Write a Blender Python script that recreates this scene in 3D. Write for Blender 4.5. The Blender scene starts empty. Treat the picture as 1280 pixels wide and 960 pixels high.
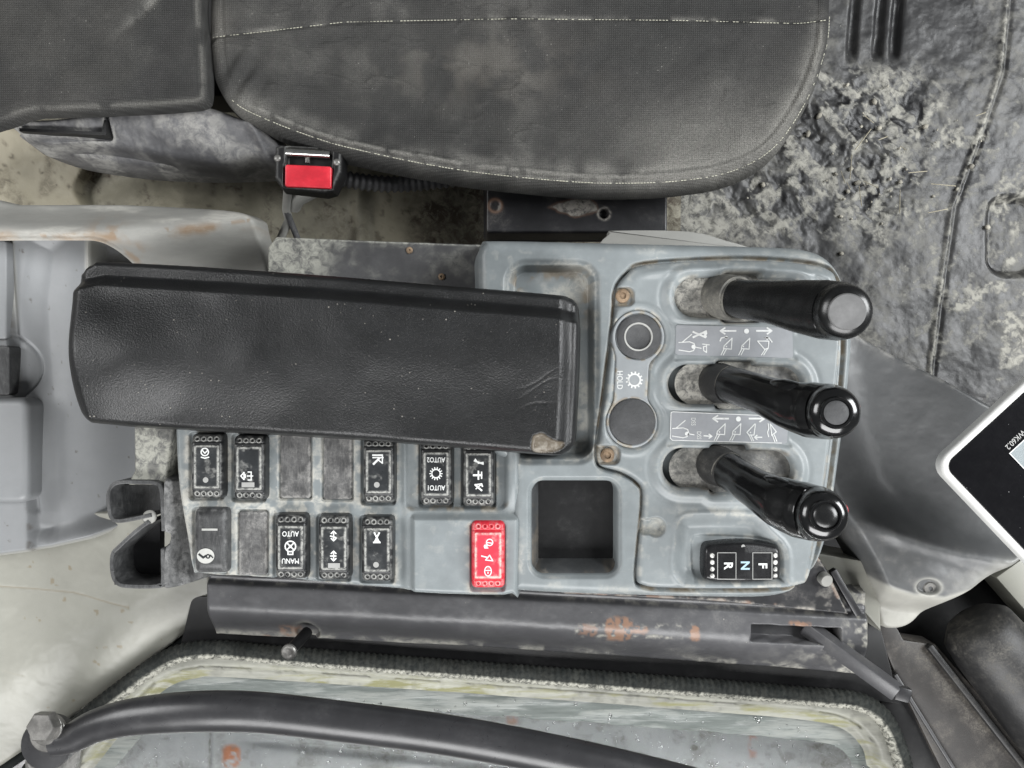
import bpy, bmesh, math, random
import numpy as np
from mathutils import Vector, Matrix
random.seed(7)
sc = bpy.context.scene
COL = sc.collection

# ------------------------------------------------------------------ camera, world, lamps
S, H = 0.0005, 0.55                     # metres per photo pixel on the console top (z=0), camera height
cam_d = bpy.data.cameras.new('camera'); cam = bpy.data.objects.new('camera', cam_d); COL.objects.link(cam)
cam.location = (0, 0, H); cam_d.sensor_width = 36; cam_d.lens = 36 * H / (1280 * S)
cam_d.clip_start = 0.01; cam_d.clip_end = 50
sc.camera = cam
w = bpy.data.worlds.new('World'); sc.world = w; w.use_nodes = True
bgn = w.node_tree.nodes['Background']; bgn.inputs[0].default_value = (0.96, 0.985, 1.0, 1); bgn.inputs[1].default_value = 0.11
def lamp(name, loc, aim, sx, sy, power, col=(1, 1, 1)):
    d = bpy.data.lights.new(name, 'AREA'); d.shape = 'RECTANGLE'; d.size = sx; d.size_y = sy; d.energy = power; d.color = col
    o = bpy.data.objects.new(name, d); COL.objects.link(o); o.location = loc
    o.rotation_euler = (Vector(aim) - Vector(loc)).to_track_quat('-Z', 'Y').to_euler()
lamp('door_daylight', (-0.1, -1.75, 1.45), (0.0, 0.1, 0), 2.0, 1.0, 66)
lamp('windscreen_daylight', (1.45, 0.35, 1.15), (0.05, 0, 0), 0.9, 0.9, 44, (0.97, 0.99, 1))
lamp('rear_window_daylight', (-1.6, 0.35, 1.25), (0, 0, 0), 0.9, 0.8, 20)
sc.view_settings.view_transform = 'Standard'; sc.view_settings.look = 'None'
sc.view_settings.exposure = 0.2; sc.view_settings.gamma = 1

# ------------------------------------------------------------------ helpers
def P(px, py, z=0.0):                   # photo pixel at height z (mm) -> world point
    k = S * (H - z / 1000) / H
    return Vector(((px - 640) * k, (480 - py) * k, z / 1000))
def mm(px, z=0.0): return px * S * (H - z / 1000) / H     # pixel length at height z, in metres

def fbm(X, Y, scale, seed=0, octv=5, gain=0.5):
    out = np.zeros(np.shape(X)); amp = 1.0; tot = 0
    for o in range(octv):
        rs = np.random.RandomState(seed * 31 + o); T = rs.rand(256, 256)
        x = np.asarray(X, float) / scale * 2 ** o + rs.rand() * 99; y = np.asarray(Y, float) / scale * 2 ** o + rs.rand() * 99
        xi = np.floor(x).astype(int); yi = np.floor(y).astype(int); fx = x - xi; fy = y - yi
        fx = fx * fx * (3 - 2 * fx); fy = fy * fy * (3 - 2 * fy)
        a = T[xi % 256, yi % 256]; b = T[(xi + 1) % 256, yi % 256]; c = T[xi % 256, (yi + 1) % 256]; d = T[(xi + 1) % 256, (yi + 1) % 256]
        out = out + amp * ((a * (1 - fx) + b * fx) * (1 - fy) + (c * (1 - fx) + d * fx) * fy); tot += amp; amp *= gain
    return out / tot
def ss(a, b, x):
    t = np.clip((x - a) / (b - a), 0, 1); return t * t * (3 - 2 * t)
def smooth(pts, n=6, closed=True):
    pts = [np.array(p, float) for p in pts]; out = []; N = len(pts)
    for i in range(N if closed else N - 1):
        if closed: p0, p1, p2, p3 = pts[i - 1], pts[i], pts[(i + 1) % N], pts[(i + 2) % N]
        else: p0, p1, p2, p3 = pts[max(i - 1, 0)], pts[i], pts[i + 1], pts[min(i + 2, N - 1)]
        for k in range(n):
            t = k / n
            out.append(0.5 * ((2 * p1) + (p2 - p0) * t + (2 * p0 - 5 * p1 + 4 * p2 - p3) * t * t + (3 * p1 - p0 - 3 * p2 + p3) * t ** 3))
    if not closed: out.append(pts[-1])
    return out
def sd_poly(X, Y, pts):
    d = np.full(X.shape, 1e9); s = np.ones(X.shape); N = len(pts)
    for i in range(N):
        ax, ay = pts[i][0], pts[i][1]; bx, by = pts[i - 1][0], pts[i - 1][1]
        ex, ey = bx - ax, by - ay; wx, wy = X - ax, Y - ay
        t = np.clip((wx * ex + wy * ey) / (ex * ex + ey * ey + 1e-9), 0, 1)
        d = np.minimum(d, (wx - ex * t) ** 2 + (wy - ey * t) ** 2)
        c1 = Y >= ay; c2 = Y < by; c3 = ex * wy > ey * wx
        s = np.where((c1 & c2 & c3) | (~c1 & ~c2 & ~c3), -s, s)
    return s * np.sqrt(d)
def sd_box(X, Y, cx, cy, hw, hh, r=0, ang=0):
    c, s = math.cos(ang), math.sin(ang); u = (X - cx) * c + (Y - cy) * s; v = -(X - cx) * s + (Y - cy) * c
    qx, qy = np.abs(u) - hw + r, np.abs(v) - hh + r
    return np.hypot(np.maximum(qx, 0), np.maximum(qy, 0)) + np.minimum(np.maximum(qx, qy), 0) - r
def sd_rect(X, Y, x0, y0, x1, y1, r=0): return sd_box(X, Y, (x0 + x1) / 2, (y0 + y1) / 2, (x1 - x0) / 2, (y1 - y0) / 2, r)
def sd_cap(X, Y, a, b, r):
    ex, ey = b[0] - a[0], b[1] - a[1]; wx, wy = X - a[0], Y - a[1]
    t = np.clip((wx * ex + wy * ey) / (ex * ex + ey * ey + 1e-9), 0, 1)
    return np.hypot(wx - ex * t, wy - ey * t) - r
def sd_cir(X, Y, cx, cy, r): return np.hypot(X - cx, Y - cy) - r
def smin(a, b, k):
    h = np.clip(0.5 + 0.5 * (b - a) / k, 0, 1); return b * (1 - h) + a * h - k * h * (1 - h)
def roll(sd, R, hgt):                    # rounded edge of width R px dropping hgt mm, then a steep skirt outside
    t = np.clip((R + sd) / R, 0, 1)
    return -hgt * (1 - np.sqrt(np.clip(1 - t * t, 0, 1))) - np.maximum(sd, 0) * 5.0
def line_y(X, pts): return np.interp(X, [p[0] for p in pts], [p[1] for p in pts])

def link(name, me, mat=None, parent=None):
    o = bpy.data.objects.new(name, me); COL.objects.link(o)
    if mat: me.materials.append(mat)
    if parent is not None:
        o.parent = parent
        if parent.type == 'EMPTY': o.location = -parent.location
    return o
def hf(name, box, step, z0, fn, mat, parent=None, maxsd=7.0, smoothed=True):
    """moulded surface: fn(X,Y) -> dict(z=mm above z0, sd=signed distance to outline, dirt, tint)"""
    x0, y0, x1, y1 = box; nx = int((x1 - x0) / step) + 1; ny = int((y1 - y0) / step) + 1
    X, Y = np.meshgrid(np.linspace(x0, x1, nx), np.linspace(y0, y1, ny))
    r = {k: np.array(np.broadcast_to(v, X.shape), float) for k, v in fn(X, Y).items()}
    if 'sd' in r:                        # trim cleanly along the outline: border points slide onto it
        sd = r['sd']; keep = sd <= maxsd
        fk = keep[:-1, :-1] | keep[1:, :-1] | keep[:-1, 1:] | keep[1:, 1:]
        gy, gx = np.gradient(sd, step); g2 = np.maximum(gx * gx + gy * gy, .05); b = (sd > maxsd) & (sd < maxsd + 3 * step)
        d = np.clip((sd - maxsd) / g2, 0, 1.6 * step); X = np.where(b, X - d * gx, X); Y = np.where(b, Y - d * gy, Y)
        rb = fn(X[b], Y[b])
        for k in r: r[k][b] = np.broadcast_to(rb[k], X[b].shape)
        big = sd >= maxsd + 3 * step; fk &= ~(big[:-1, :-1] | big[1:, :-1] | big[:-1, 1:] | big[1:, 1:])
    else: fk = np.ones((ny - 1, nx - 1), bool)
    Z = r['z']
    idx = np.arange(nx * ny).reshape(ny, nx)
    F = np.stack([idx[:-1, :-1][fk], idx[1:, :-1][fk], idx[1:, 1:][fk], idx[:-1, 1:][fk]], 1)
    used = np.unique(F); rm = np.full(nx * ny, -1); rm[used] = np.arange(len(used)); F = rm[F]
    k = S * (H - z0 / 1000) / H
    V = np.stack([(X - 640) * k, (480 - Y) * k, (Z + z0) / 1000], -1).reshape(-1, 3)[used]
    me = bpy.data.meshes.new(name)
    me.vertices.add(len(V)); me.vertices.foreach_set('co', V.astype(np.float32).ravel())
    me.loops.add(F.size); me.loops.foreach_set('vertex_index', F.astype(np.int32).ravel())
    me.polygons.add(len(F)); me.polygons.foreach_set('loop_start', np.arange(0, F.size, 4, dtype=np.int32))
    me.update(calc_edges=True); me.validate()
    if smoothed: me.polygons.foreach_set('use_smooth', np.ones(len(F), bool))
    for a in ('dirt', 'tint'):
        if a in r:
            at = me.attributes.new(a, 'FLOAT', 'POINT')
            at.data.foreach_set('value', np.broadcast_to(r[a], X.shape).astype(np.float32).reshape(-1)[used])
    return link(name, me, mat, parent)
def from_bm(name, bm, mat, parent=None, smoothed=False, ang=None):
    me = bpy.data.meshes.new(name); bm.normal_update(); bm.to_mesh(me); bm.free()
    if smoothed:
        me.polygons.foreach_set('use_smooth', np.ones(len(me.polygons), bool))
        if ang: me.set_sharp_from_angle(angle=ang)
    return link(name, me, mat, parent)
def prism(name, pts, z0, z1, mat, parent=None, bev=0.0, seg=2, zof=None):
    """solid plate: outline in pixels (as seen at z1), between heights z0 < z1 (mm), bevelled top rim"""
    bm = bmesh.new(); n = len(pts)
    tilt = zof or (lambda x, y: 0.0)
    top = []; bot = []
    for p in pts:
        q = P(p[0], p[1], z1); d = tilt(p[0], p[1]) / 1000
        top.append(bm.verts.new((q.x, q.y, q.z + d))); bot.append(bm.verts.new((q.x, q.y, z0 / 1000 + d)))
    ft = bm.faces.new(top); bm.faces.new(bot[::-1])
    for i in range(n): bm.faces.new((top[i - 1], bot[i - 1], bot[i], top[i]))
    bmesh.ops.recalc_face_normals(bm, faces=bm.faces)
    if bev: bmesh.ops.bevel(bm, geom=list(ft.edges), offset=bev / 1000, segments=seg, profile=0.5, affect='EDGES')
    return from_bm(name, bm, mat, parent, True, math.radians(35))
def sweep(name, pts, rad, mat, parent=None, n=16, sq=None, cap=True, dirt=None, smoothed=True, dome=0.0, flat=1.0):
    """tube through world points; rad one number or a list (mm); dome rounds off the far end"""
    pts = [Vector(p) for p in pts]; rad = [rad] * len(pts) if not hasattr(rad, '__len__') else list(rad)
    if dome:
        t = (pts[-1] - pts[-2]).normalized(); r = rad[-1]; e = pts[-1].copy()
        for k in range(1, 7):
            a = k / 6 * math.pi / 2 * 0.93; pts.append(e + t * (r / 1000 * dome * math.sin(a))); rad.append(r * math.cos(a) ** 0.9)
    V = []; F = []; A = []; nrm = None
    for i, p in enumerate(pts):
        t = (pts[min(i + 1, len(pts) - 1)] - pts[max(i - 1, 0)]).normalized()
        if nrm is None:
            up = Vector((0, 0, 1)); nrm = (up - t * up.dot(t))
            if nrm.length < 1e-3: nrm = Vector((0, 1, 0)) - t * t.y
            nrm.normalize()
        else:
            nrm = (nrm - t * nrm.dot(t)).normalized()
        b = t.cross(nrm)
        for k in range(n):
            a = 2 * math.pi * (k + 0.5) / n
            V.append(p + (nrm * math.cos(a) * flat + b * math.sin(a)) * rad[i] / 1000); A.append(dirt(i, a) if dirt else 0)
    for i in range(len(pts) - 1):
        for k in range(n):
            F.append((i * n + k, i * n + (k + 1) % n, (i + 1) * n + (k + 1) % n, (i + 1) * n + k))
    if cap: F.append(tuple(range(n))[::-1]); F.append(tuple((len(pts) - 1) * n + k for k in range(n)))
    me = bpy.data.meshes.new(name); me.from_pydata([tuple(v) for v in V], [], F); me.update()
    if smoothed: me.polygons.foreach_set('use_smooth', np.ones(len(F), bool)); me.set_sharp_from_angle(angle=math.radians(50))
    if dirt:
        at = me.attributes.new('dirt', 'FLOAT', 'POINT'); at.data.foreach_set('value', np.array(A, np.float32))
    return link(name, me, mat, parent)
def lathe(name, c, axis, prof, mat, parent=None, n=28, close=True):
    """turned piece at world point c about axis; prof = [(radius mm, height mm)...] outside in"""
    axis = Vector(axis).normalized(); q = Vector((0, 0, 1)).rotation_difference(axis); V = []; F = []
    for r, h in prof:
        for k in range(n):
            a = 2 * math.pi * k / n; V.append(tuple(Vector(c) + q @ Vector((r * math.cos(a), r * math.sin(a), h)) / 1000))
    for i in range(len(prof) - 1):
        for k in range(n): F.append((i * n + k, i * n + (k + 1) % n, (i + 1) * n + (k + 1) % n, (i + 1) * n + k))
    if close: F.append(tuple((len(prof) - 1) * n + k for k in range(n)))
    me = bpy.data.meshes.new(name); me.from_pydata(V, [], F); me.update()
    me.polygons.foreach_set('use_smooth', np.ones(len(F), bool)); me.set_sharp_from_angle(angle=math.radians(40))
    return link(name, me, mat, parent)
def obox(name, a, b, wid, hgt, mat, parent=None, bev=0.6, up=(0, 0, 1)):
    """bar from world point a to b, wid x hgt mm"""
    a, b = Vector(a), Vector(b); t = (b - a).normalized(); u = Vector(up); s = t.cross(u).normalized(); u = s.cross(t)
    bm = bmesh.new(); vs = []
    for p in (a, b):
        for sx, sz in ((-1, -1), (1, -1), (1, 1), (-1, 1)): vs.append(bm.verts.new(p + s * sx * wid / 2000 + u * sz * hgt / 2000))
    for f in ((3, 2, 1, 0), (4, 5, 6, 7), (0, 1, 5, 4), (1, 2, 6, 5), (2, 3, 7, 6), (3, 0, 4, 7)): bm.faces.new([vs[i] for i in f])
    bmesh.ops.recalc_face_normals(bm, faces=bm.faces)
    if bev: bmesh.ops.bevel(bm, geom=list(bm.edges), offset=bev / 1000, segments=2, profile=0.5, affect='EDGES')
    return from_bm(name, bm, mat, parent, True, math.radians(35))
def ink(name, lines, z, mat, parent, wid=2.0, discs=(), polys=()):
    """flat print: strokes (pixel polylines), discs (x, y, r) and filled polygons lying at height z"""
    V = []; F = []
    def quad(q): n0 = len(V); V.extend(q); F.append(tuple(range(n0, n0 + len(q))))
    for L in lines:
        ww = wid
        if isinstance(L, tuple) and isinstance(L[0], (int, float)): ww, L = L
        for (ax, ay), (bx, by) in zip(L[:-1], L[1:]):
            l = math.hypot(bx - ax, by - ay) or 1; tx, ty = (bx - ax) / l * ww * .35, (by - ay) / l * ww * .35; nx, ny = -(by - ay) / l * ww / 2, (bx - ax) / l * ww / 2
            quad([P(ax - tx - nx, ay - ty - ny, z), P(ax - tx + nx, ay - ty + ny, z), P(bx + tx + nx, by + ty + ny, z), P(bx + tx - nx, by + ty - ny, z)])
    for x, y, r in discs: quad([P(x + r * math.cos(a), y - r * math.sin(a), z) for a in [2 * math.pi * k / 18 for k in range(18)]])
    for p in polys: quad([P(x, y, z) for x, y in p])
    V2 = []
    for i, f in enumerate(F):                       # overlapping strokes sit a hair apart
        for j in f: V2.append((V[j][0], V[j][1], V[j][2] + 0.000004 * (i % 9)))
    me = bpy.data.meshes.new(name); me.from_pydata(V2, [], F); me.update()
    bm = bmesh.new(); bm.from_mesh(me)
    for f in bm.faces:
        f.normal_update()
        if f.normal.z < 0: f.normal_flip()
    bm.to_mesh(me); bm.free()
    return link(name, me, mat, parent)
def text(name, s, px, py, z, size, ang, mat, parent, bold=0.0, sx=1.0):
    """lettering, size = capital height in px, ang = clockwise degrees in the photo"""
    cu = bpy.data.curves.new(name, 'FONT'); cu.body = s; cu.align_x = 'CENTER'; cu.align_y = 'CENTER'; cu.resolution_u = 3
    cu.size = mm(size, z) / 0.70; cu.offset = bold * cu.size
    t = bpy.data.objects.new(name, cu); COL.objects.link(t); bpy.context.view_layer.update()
    me = bpy.data.meshes.new_from_object(t.evaluated_get(bpy.context.evaluated_depsgraph_get())); bpy.data.objects.remove(t)
    me.transform(Matrix.Translation(P(px, py, z)) @ Matrix.Rotation(-math.radians(ang), 4, 'Z') @ Matrix.Diagonal((sx, 1, 1, 1)))
    me.materials.clear(); me.name = name
    return link(name, me, mat, parent)
def thing(name, label, cat, loc, group=None):
    o = bpy.data.objects.new(name, None); COL.objects.link(o); o.location = loc; o.empty_display_size = 0.02
    o['label'] = label; o['category'] = cat
    if group: o['group'] = group
    return o
def tag(o, label, cat, group=None):
    o['label'] = label; o['category'] = cat
    if group: o['group'] = group
    return o
def circle(cx, cy, r, n=20, ry=None): return [(cx + r * math.cos(2 * math.pi * k / n), cy + (ry or r) * math.sin(2 * math.pi * k / n)) for k in range(n)]
def ring(cx, cy, r, n=18, ry=None): c = circle(cx, cy, r, n, ry); return c + [c[0]]
def rrect(x0, y0, x1, y1, r, n=4):
    out = []
    for cx, cy, a0 in ((x1 - r, y1 - r, 0), (x0 + r, y1 - r, 90), (x0 + r, y0 + r, 180), (x1 - r, y0 + r, 270)):
        for k in range(n + 1): a = math.radians(a0 + 90 * k / n); out.append((cx + r * math.cos(a), cy + r * math.sin(a)))
    return out
def rot(pts, cx, cy, deg):
    c, s = math.cos(math.radians(deg)), math.sin(math.radians(deg)); return [(cx + (x - cx) * c - (y - cy) * s, cy + (x - cx) * s + (y - cy) * c) for x, y in pts]

# ------------------------------------------------------------------ materials
def M(name, base, rough=0.5, vary=0.25, dirt=(0.42, 0.40, 0.35), amt=0.0, ns=45, thr=(0.5, 0.72), bump=0.12, bs=1500, tint=None, specks=0.0,
      metal=0.0, spec=0.5, coat=0.0, weave=0.0, scratch=0.0, seed=0.0, dirt_rough=0.85, stretch=None, streaks=0.0, soft=False):
    m = bpy.data.materials.new(name); m.use_nodes = True; nt = m.node_tree; N = nt.nodes; L = nt.links
    b = N['Principled BSDF']
    def node(t, **kw):
        n = N.new(t)
        for k, v in kw.items(): setattr(n, k, v)
        return n
    def mixc(fac, a, c):
        n = node('ShaderNodeMix', data_type='RGBA')
        for sock, v in ((n.inputs[0], fac), (n.inputs[6], a), (n.inputs[7], c)):
            if hasattr(v, 'is_linked'): L.new(v, sock)
            else: sock.default_value = (*v, 1) if isinstance(v, tuple) else v
        return n.outputs[2]
    def math_(op, a, c=0.0, clamp=False):
        n = node('ShaderNodeMath', operation=op, use_clamp=clamp)
        for sock, v in ((n.inputs[0], a), (n.inputs[1], c)):
            if hasattr(v, 'is_linked'): L.new(v, sock)
            else: sock.default_value = v
        return n.outputs[0]
    def ramp(v, lo, hi):
        n = node('ShaderNodeMapRange', interpolation_type='SMOOTHSTEP'); L.new(v, n.inputs[0]); n.inputs[1].default_value = lo; n.inputs[2].default_value = hi; return n.outputs[0]
    tc = node('ShaderNodeTexCoord'); mp = node('ShaderNodeMapping'); L.new(tc.outputs['Object'], mp.inputs[0]); mp.inputs['Location'].default_value = (seed, seed * 1.7, seed * .3)
    if stretch: mp.inputs['Scale'].default_value = stretch
    def noise(scale, det=6, rg=0.6, dist=0.0, vec=None):
        n = node('ShaderNodeTexNoise'); L.new(vec or mp.outputs[0], n.inputs['Vector']); n.inputs['Scale'].default_value = scale; n.inputs['Detail'].default_value = det
        n.inputs['Roughness'].default_value = rg; n.inputs['Distortion'].default_value = dist; return n.outputs['Fac']
    n1 = noise(ns, 8, 0.65); n2 = noise(ns * 4.3, 8, 0.75, 0.6); n3 = noise(ns * 22, 3, 0.7)
    dark = tuple(c * (1 - vary) for c in base); lite = tuple(min(c * (1 + vary), 1) for c in base)
    col = mixc(ramp(n1, 0.32, 0.68), dark, lite)
    at2 = node('ShaderNodeAttribute', attribute_name='tint')
    if tint: col = mixc(math_('MULTIPLY', at2.outputs['Fac'], math_('ADD', math_('MULTIPLY', n2, 0.5), 0.75), True), col, tint)
    at = node('ShaderNodeAttribute', attribute_name='dirt')
    f = math_('MULTIPLY', at.outputs['Fac'], math_('ADD', math_('MULTIPLY', ramp(n3 if soft else n2, 0.25 if soft else 0.35, 0.75 if soft else 0.62), 0.7 if soft else 1.1), 0.35 if soft else 0.12), True)
    if amt: f = math_('ADD', f, math_('MULTIPLY', math_('MULTIPLY', math_('MULTIPLY', ramp(n1, *thr), ramp(n2, 0.3, 0.7)), ramp(n3, 0.25, 0.7)), amt), True)
    if scratch:
        mp2 = node('ShaderNodeMapping'); L.new(tc.outputs['Object'], mp2.inputs[0]); mp2.inputs['Rotation'].default_value = (0, 0, 0.6 + seed); mp2.inputs['Scale'].default_value = (1, 14, 1)
        f = math_('ADD', f, math_('MULTIPLY', ramp(noise(90, 4, 0.7, 0.8, mp2.outputs[0]), 0.62, 0.72), scratch), True)
    if streaks:
        mp3 = node('ShaderNodeMapping'); L.new(tc.outputs['Object'], mp3.inputs[0]); mp3.inputs['Scale'].default_value = (6, 1, 1)
        f = math_('ADD', f, math_('MULTIPLY', ramp(noise(110, 6, 0.75, 1.2, mp3.outputs[0]), 0.42, 0.66), streaks), True)
    if specks:
        v = node('ShaderNodeTexVoronoi'); L.new(mp.outputs[0], v.inputs['Vector']); v.inputs['Scale'].default_value = 430; v.inputs['Randomness'].default_value = 1
        sep = node('ShaderNodeSeparateColor'); L.new(v.outputs['Color'], sep.inputs[0])
        pick = math_('MULTIPLY', math_('GREATER_THAN', sep.outputs[0], 1 - 0.45 * specks), math_('LESS_THAN', v.outputs['Distance'], math_('MULTIPLY', sep.outputs[1], 0.19)))
        f = math_('ADD', f, math_('MULTIPLY', math_('MULTIPLY', pick, ramp(n1, .42, .62)), 0.75), True)
    bump_src = noise(bs, 3, 0.6)
    if weave:
        wv = []
        for rz in (0.0, math.pi / 2):
            mw = node('ShaderNodeMapping'); L.new(tc.outputs['Object'], mw.inputs[0]); mw.inputs['Rotation'].default_value = (0, 0, rz)
            wt = node('ShaderNodeTexWave'); L.new(mw.outputs[0], wt.inputs[0]); wt.inputs['Scale'].default_value = 225; wt.inputs['Distortion'].default_value = 0.6; wv.append(wt.outputs['Fac'])
        wf = math_('MULTIPLY', wv[0], wv[1]); col = mixc(math_('MULTIPLY', wf, weave), col, tuple(min(c * 3.0, 1) for c in base)); bump_src = math_('ADD', wf, math_('MULTIPLY', bump_src, 0.6))
    col = mixc(f, col, dirt)
    L.new(col, b.inputs['Base Color'])
    rr = math_('ADD', math_('MULTIPLY', f, dirt_rough - rough), math_('ADD', math_('MULTIPLY', math_('SUBTRACT', n2, 0.5), 0.2), rough), True); L.new(rr, b.inputs['Roughness'])
    b.inputs['Metallic'].default_value = metal; b.inputs['Specular IOR Level'].default_value = spec; b.inputs['Coat Weight'].default_value = coat; b.inputs['Coat Roughness'].default_value = 0.12
    if bump:
        bp = node('ShaderNodeBump'); bp.inputs['Strength'].default_value = bump; bp.inputs['Distance'].default_value = 0.0006
        L.new(math_('ADD', bump_src, math_('MULTIPLY', f, 0.5)), bp.inputs['Height']); L.new(bp.outputs[0], b.inputs['Normal'])
    return m
DUST = (0.40, 0.395, 0.36); MUD = (0.20, 0.16, 0.11); RUST = (0.21, 0.125, 0.085)
CON = (0.186, 0.206, 0.212)
m_console = M('console_plastic', CON, 0.42, 0.10, DUST, 0.22, 40, bump=0.10, bs=1700, scratch=0.22, tint=MUD, specks=0.12)
m_lever_panel = M('lever_panel_plastic', (0.200, 0.220, 0.226), 0.40, 0.09, DUST, 0.22, 40, bump=0.10, bs=1700, scratch=0.28, tint=MUD, specks=0.12, seed=3)
m_plate = M('indicator_plate_plastic', (0.27, 0.287, 0.297), 0.42, 0.08, DUST, 0.2, 50, scratch=0.2, tint=MUD, seed=5)
m_decal = M('decal_film', (0.27, 0.28, 0.295), 0.38, 0.08, (0.5, 0.5, 0.5), 0.12, 50, bump=0.03, scratch=0.15, seed=4)
m_white = M('white_print', (0.66, 0.67, 0.66), 0.5, 0.12, (0.16, 0.16, 0.16), 0.9, 200, bump=0)
m_grey_print = M('grey_print', (0.30, 0.30, 0.29), 0.5, 0.1, bump=0)
m_blue_print = M('pale_blue_print', (0.36, 0.50, 0.58), 0.5, 0.1, bump=0)
m_switch = M('black_switch_plastic', (0.017, 0.018, 0.019), 0.36, 0.3, (0.34, 0.34, 0.32), 0.12, 70, bump=0.08, scratch=0.06, specks=0.10)
m_face = M('black_switch_face', (0.024, 0.026, 0.028), 0.30, 0.25, (0.33, 0.33, 0.31), 0.2, 90, bump=0.04, scratch=0.10, seed=2)
m_scuffed = M('scuffed_black_plastic', (0.035, 0.036, 0.037), 0.42, 0.3, (0.22, 0.22, 0.218), 0.35, 60, (0.35, 0.7), bump=0.15, scratch=0.35, streaks=0.16)
m_blank = M('scuffed_blank_plastic', (0.05, 0.05, 0.051), 0.5, 0.3, (0.24, 0.235, 0.225), 0.6, 110, (0.35, 0.65), bump=0.2, streaks=0.22, scratch=0.4, seed=8)
m_red = M('red_switch_plastic', (0.52, 0.02, 0.035), 0.38, 0.18, (0.60, 0.33, 0.32), 0.25, 70, bump=0.05)
m_red_face = M('red_switch_face', (0.55, 0.04, 0.065), 0.34, 0.14, (0.66, 0.42, 0.38), 0.25, 70, bump=0.03)
m_pink = M('pale_pink_print', (0.85, 0.62, 0.64), 0.5, 0.05, bump=0)
m_lever = M('glossy_black_grip', (0.006, 0.0062, 0.0065), 0.17, 0.2, (0.25, 0.25, 0.24), 0.05, 60, bump=0.02, bs=300, scratch=0.03, coat=0.4)
m_lever_matt = M('worn_black_grip', (0.0075, 0.0078, 0.008), 0.27, 0.2, (0.2, 0.2, 0.19), 0.10, 60, bump=0.03, bs=600, scratch=0.06)
m_cap_grey = M('grey_grip_cap', (0.14, 0.14, 0.14), 0.5, 0.15, (0.3, 0.3, 0.3), 0.2, 90, bump=0.08)
m_boot = M('dusty_lever_boot', (0.09, 0.088, 0.08), 0.7, 0.3, (0.33, 0.31, 0.26), 0.7, 55, (0.36, 0.62), bump=0.3, bs=700)
m_boot_dark = M('black_lever_boot', (0.02, 0.02, 0.02), 0.5, 0.3, (0.26, 0.25, 0.22), 0.45, 60, (0.40, 0.66), bump=0.3, bs=700)
m_slide = M('dusty_slot_slide', (0.05, 0.05, 0.048), 0.5, 0.4, (0.30, 0.29, 0.26), 0.8, 60, (0.42, 0.66), bump=0.4, bs=600, scratch=0.2)
m_button = M('grainy_button', (0.055, 0.056, 0.058), 0.6, 0.2, (0.22, 0.22, 0.21), 0.3, 80, bump=0.6, bs=1300)
m_cap_white = M('worn_ring', (0.40, 0.40, 0.38), 0.5, 0.2, bump=0.05)
m_arm = M('black_vinyl', (0.0095, 0.0098, 0.0102), 0.36, 0.25, (0.33, 0.31, 0.27), 0.0, 30, bump=0.55, bs=1050, tint=(0.12, 0.10, 0.075), specks=0.6, scratch=0.02)
m_fabric = M('dusty_seat_fabric', (0.025, 0.025, 0.0245), 0.9, 0.10, (0.19, 0.185, 0.170), 0.16, 48, (0.3, 0.85), bump=0.7, bs=1200, weave=0.45, specks=0.5, spec=0.15, soft=True, tint=(0.056, 0.052, 0.046))
m_thread = M('pale_thread', (0.45, 0.44, 0.36), 0.85, 0.2, bump=0)
m_shield = M('worn_grey_plastic', (0.075, 0.075, 0.08), 0.5, 0.25, (0.27, 0.265, 0.25), 0.7, 30, (0.40, 0.66), bump=0.25, bs=500, scratch=0.2)
m_black = M('black_plastic', (0.007, 0.007, 0.0075), 0.45, 0.2, (0.2, 0.2, 0.19), 0.10, 60, bump=0.05, spec=0.35)
m_steel = M('bright_steel', (0.62, 0.62, 0.60), 0.22, 0.1, (0.2, 0.17, 0.12), 0.3, 80, metal=1.0, bump=0.05)
m_rusty = M('rusty_screw', (0.19, 0.13, 0.08), 0.7, 0.4, (0.36, 0.30, 0.22), 0.6, 200, bump=0.5, bs=900)
m_beige = M('beige_painted_steel', (0.27, 0.268, 0.235), 0.42, 0.05, (0.27, 0.26, 0.22), 0.10, 20, bump=0.06, bs=700, specks=0.12, tint=(0.2, 0.16, 0.1))
m_cream = M('dusty_cream_plastic', (0.27, 0.268, 0.25), 0.55, 0.12, (0.42, 0.41, 0.375), 0.6, 25, bump=0.1, tint=(0.24, 0.17, 0.11), stretch=(0.5, 1.6, 1), specks=0.1)
m_bluegrey = M('pale_blue_grey_plastic', (0.215, 0.222, 0.228), 0.45, 0.05, (0.09, 0.08, 0.07), 0.14, 32, (0.5, 0.74), scratch=0.10, bump=0.06, tint=(0.42, 0.41, 0.36))
m_rearwall = M('grimy_beige_paint', (0.25, 0.235, 0.18), 0.6, 0.2, (0.075, 0.06, 0.045), 0.45, 30, (0.46, 0.70), bump=0.3, bs=400, tint=(0.42, 0.38, 0.28))
m_mat = M('muddy_rubber', (0.034, 0.034, 0.035), 0.38, 0.4, (0.36, 0.35, 0.31), 0.15, 26, (0.45, 0.70), bump=0.25, bs=380, tint=(0.008, 0.008, 0.009), specks=0.3, spec=0.35)
m_floor = M('dark_floor_steel', (0.03, 0.03, 0.03), 0.7, 0.3, (0.2, 0.18, 0.15), 0.4, 20, bump=0.3)
m_beam = M('dark_grey_paint', (0.070, 0.070, 0.074), 0.36, 0.15, (0.33, 0.32, 0.28), 0.30, 34, bump=0.08, bs=900, tint=RUST, scratch=0.12, specks=0.15)
m_blkmetal = M('black_painted_steel', (0.018, 0.018, 0.020), 0.38, 0.3, (0.30, 0.28, 0.25), 0.3, 40, bump=0.12, bs=600, tint=RUST, scratch=0.08)
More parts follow.
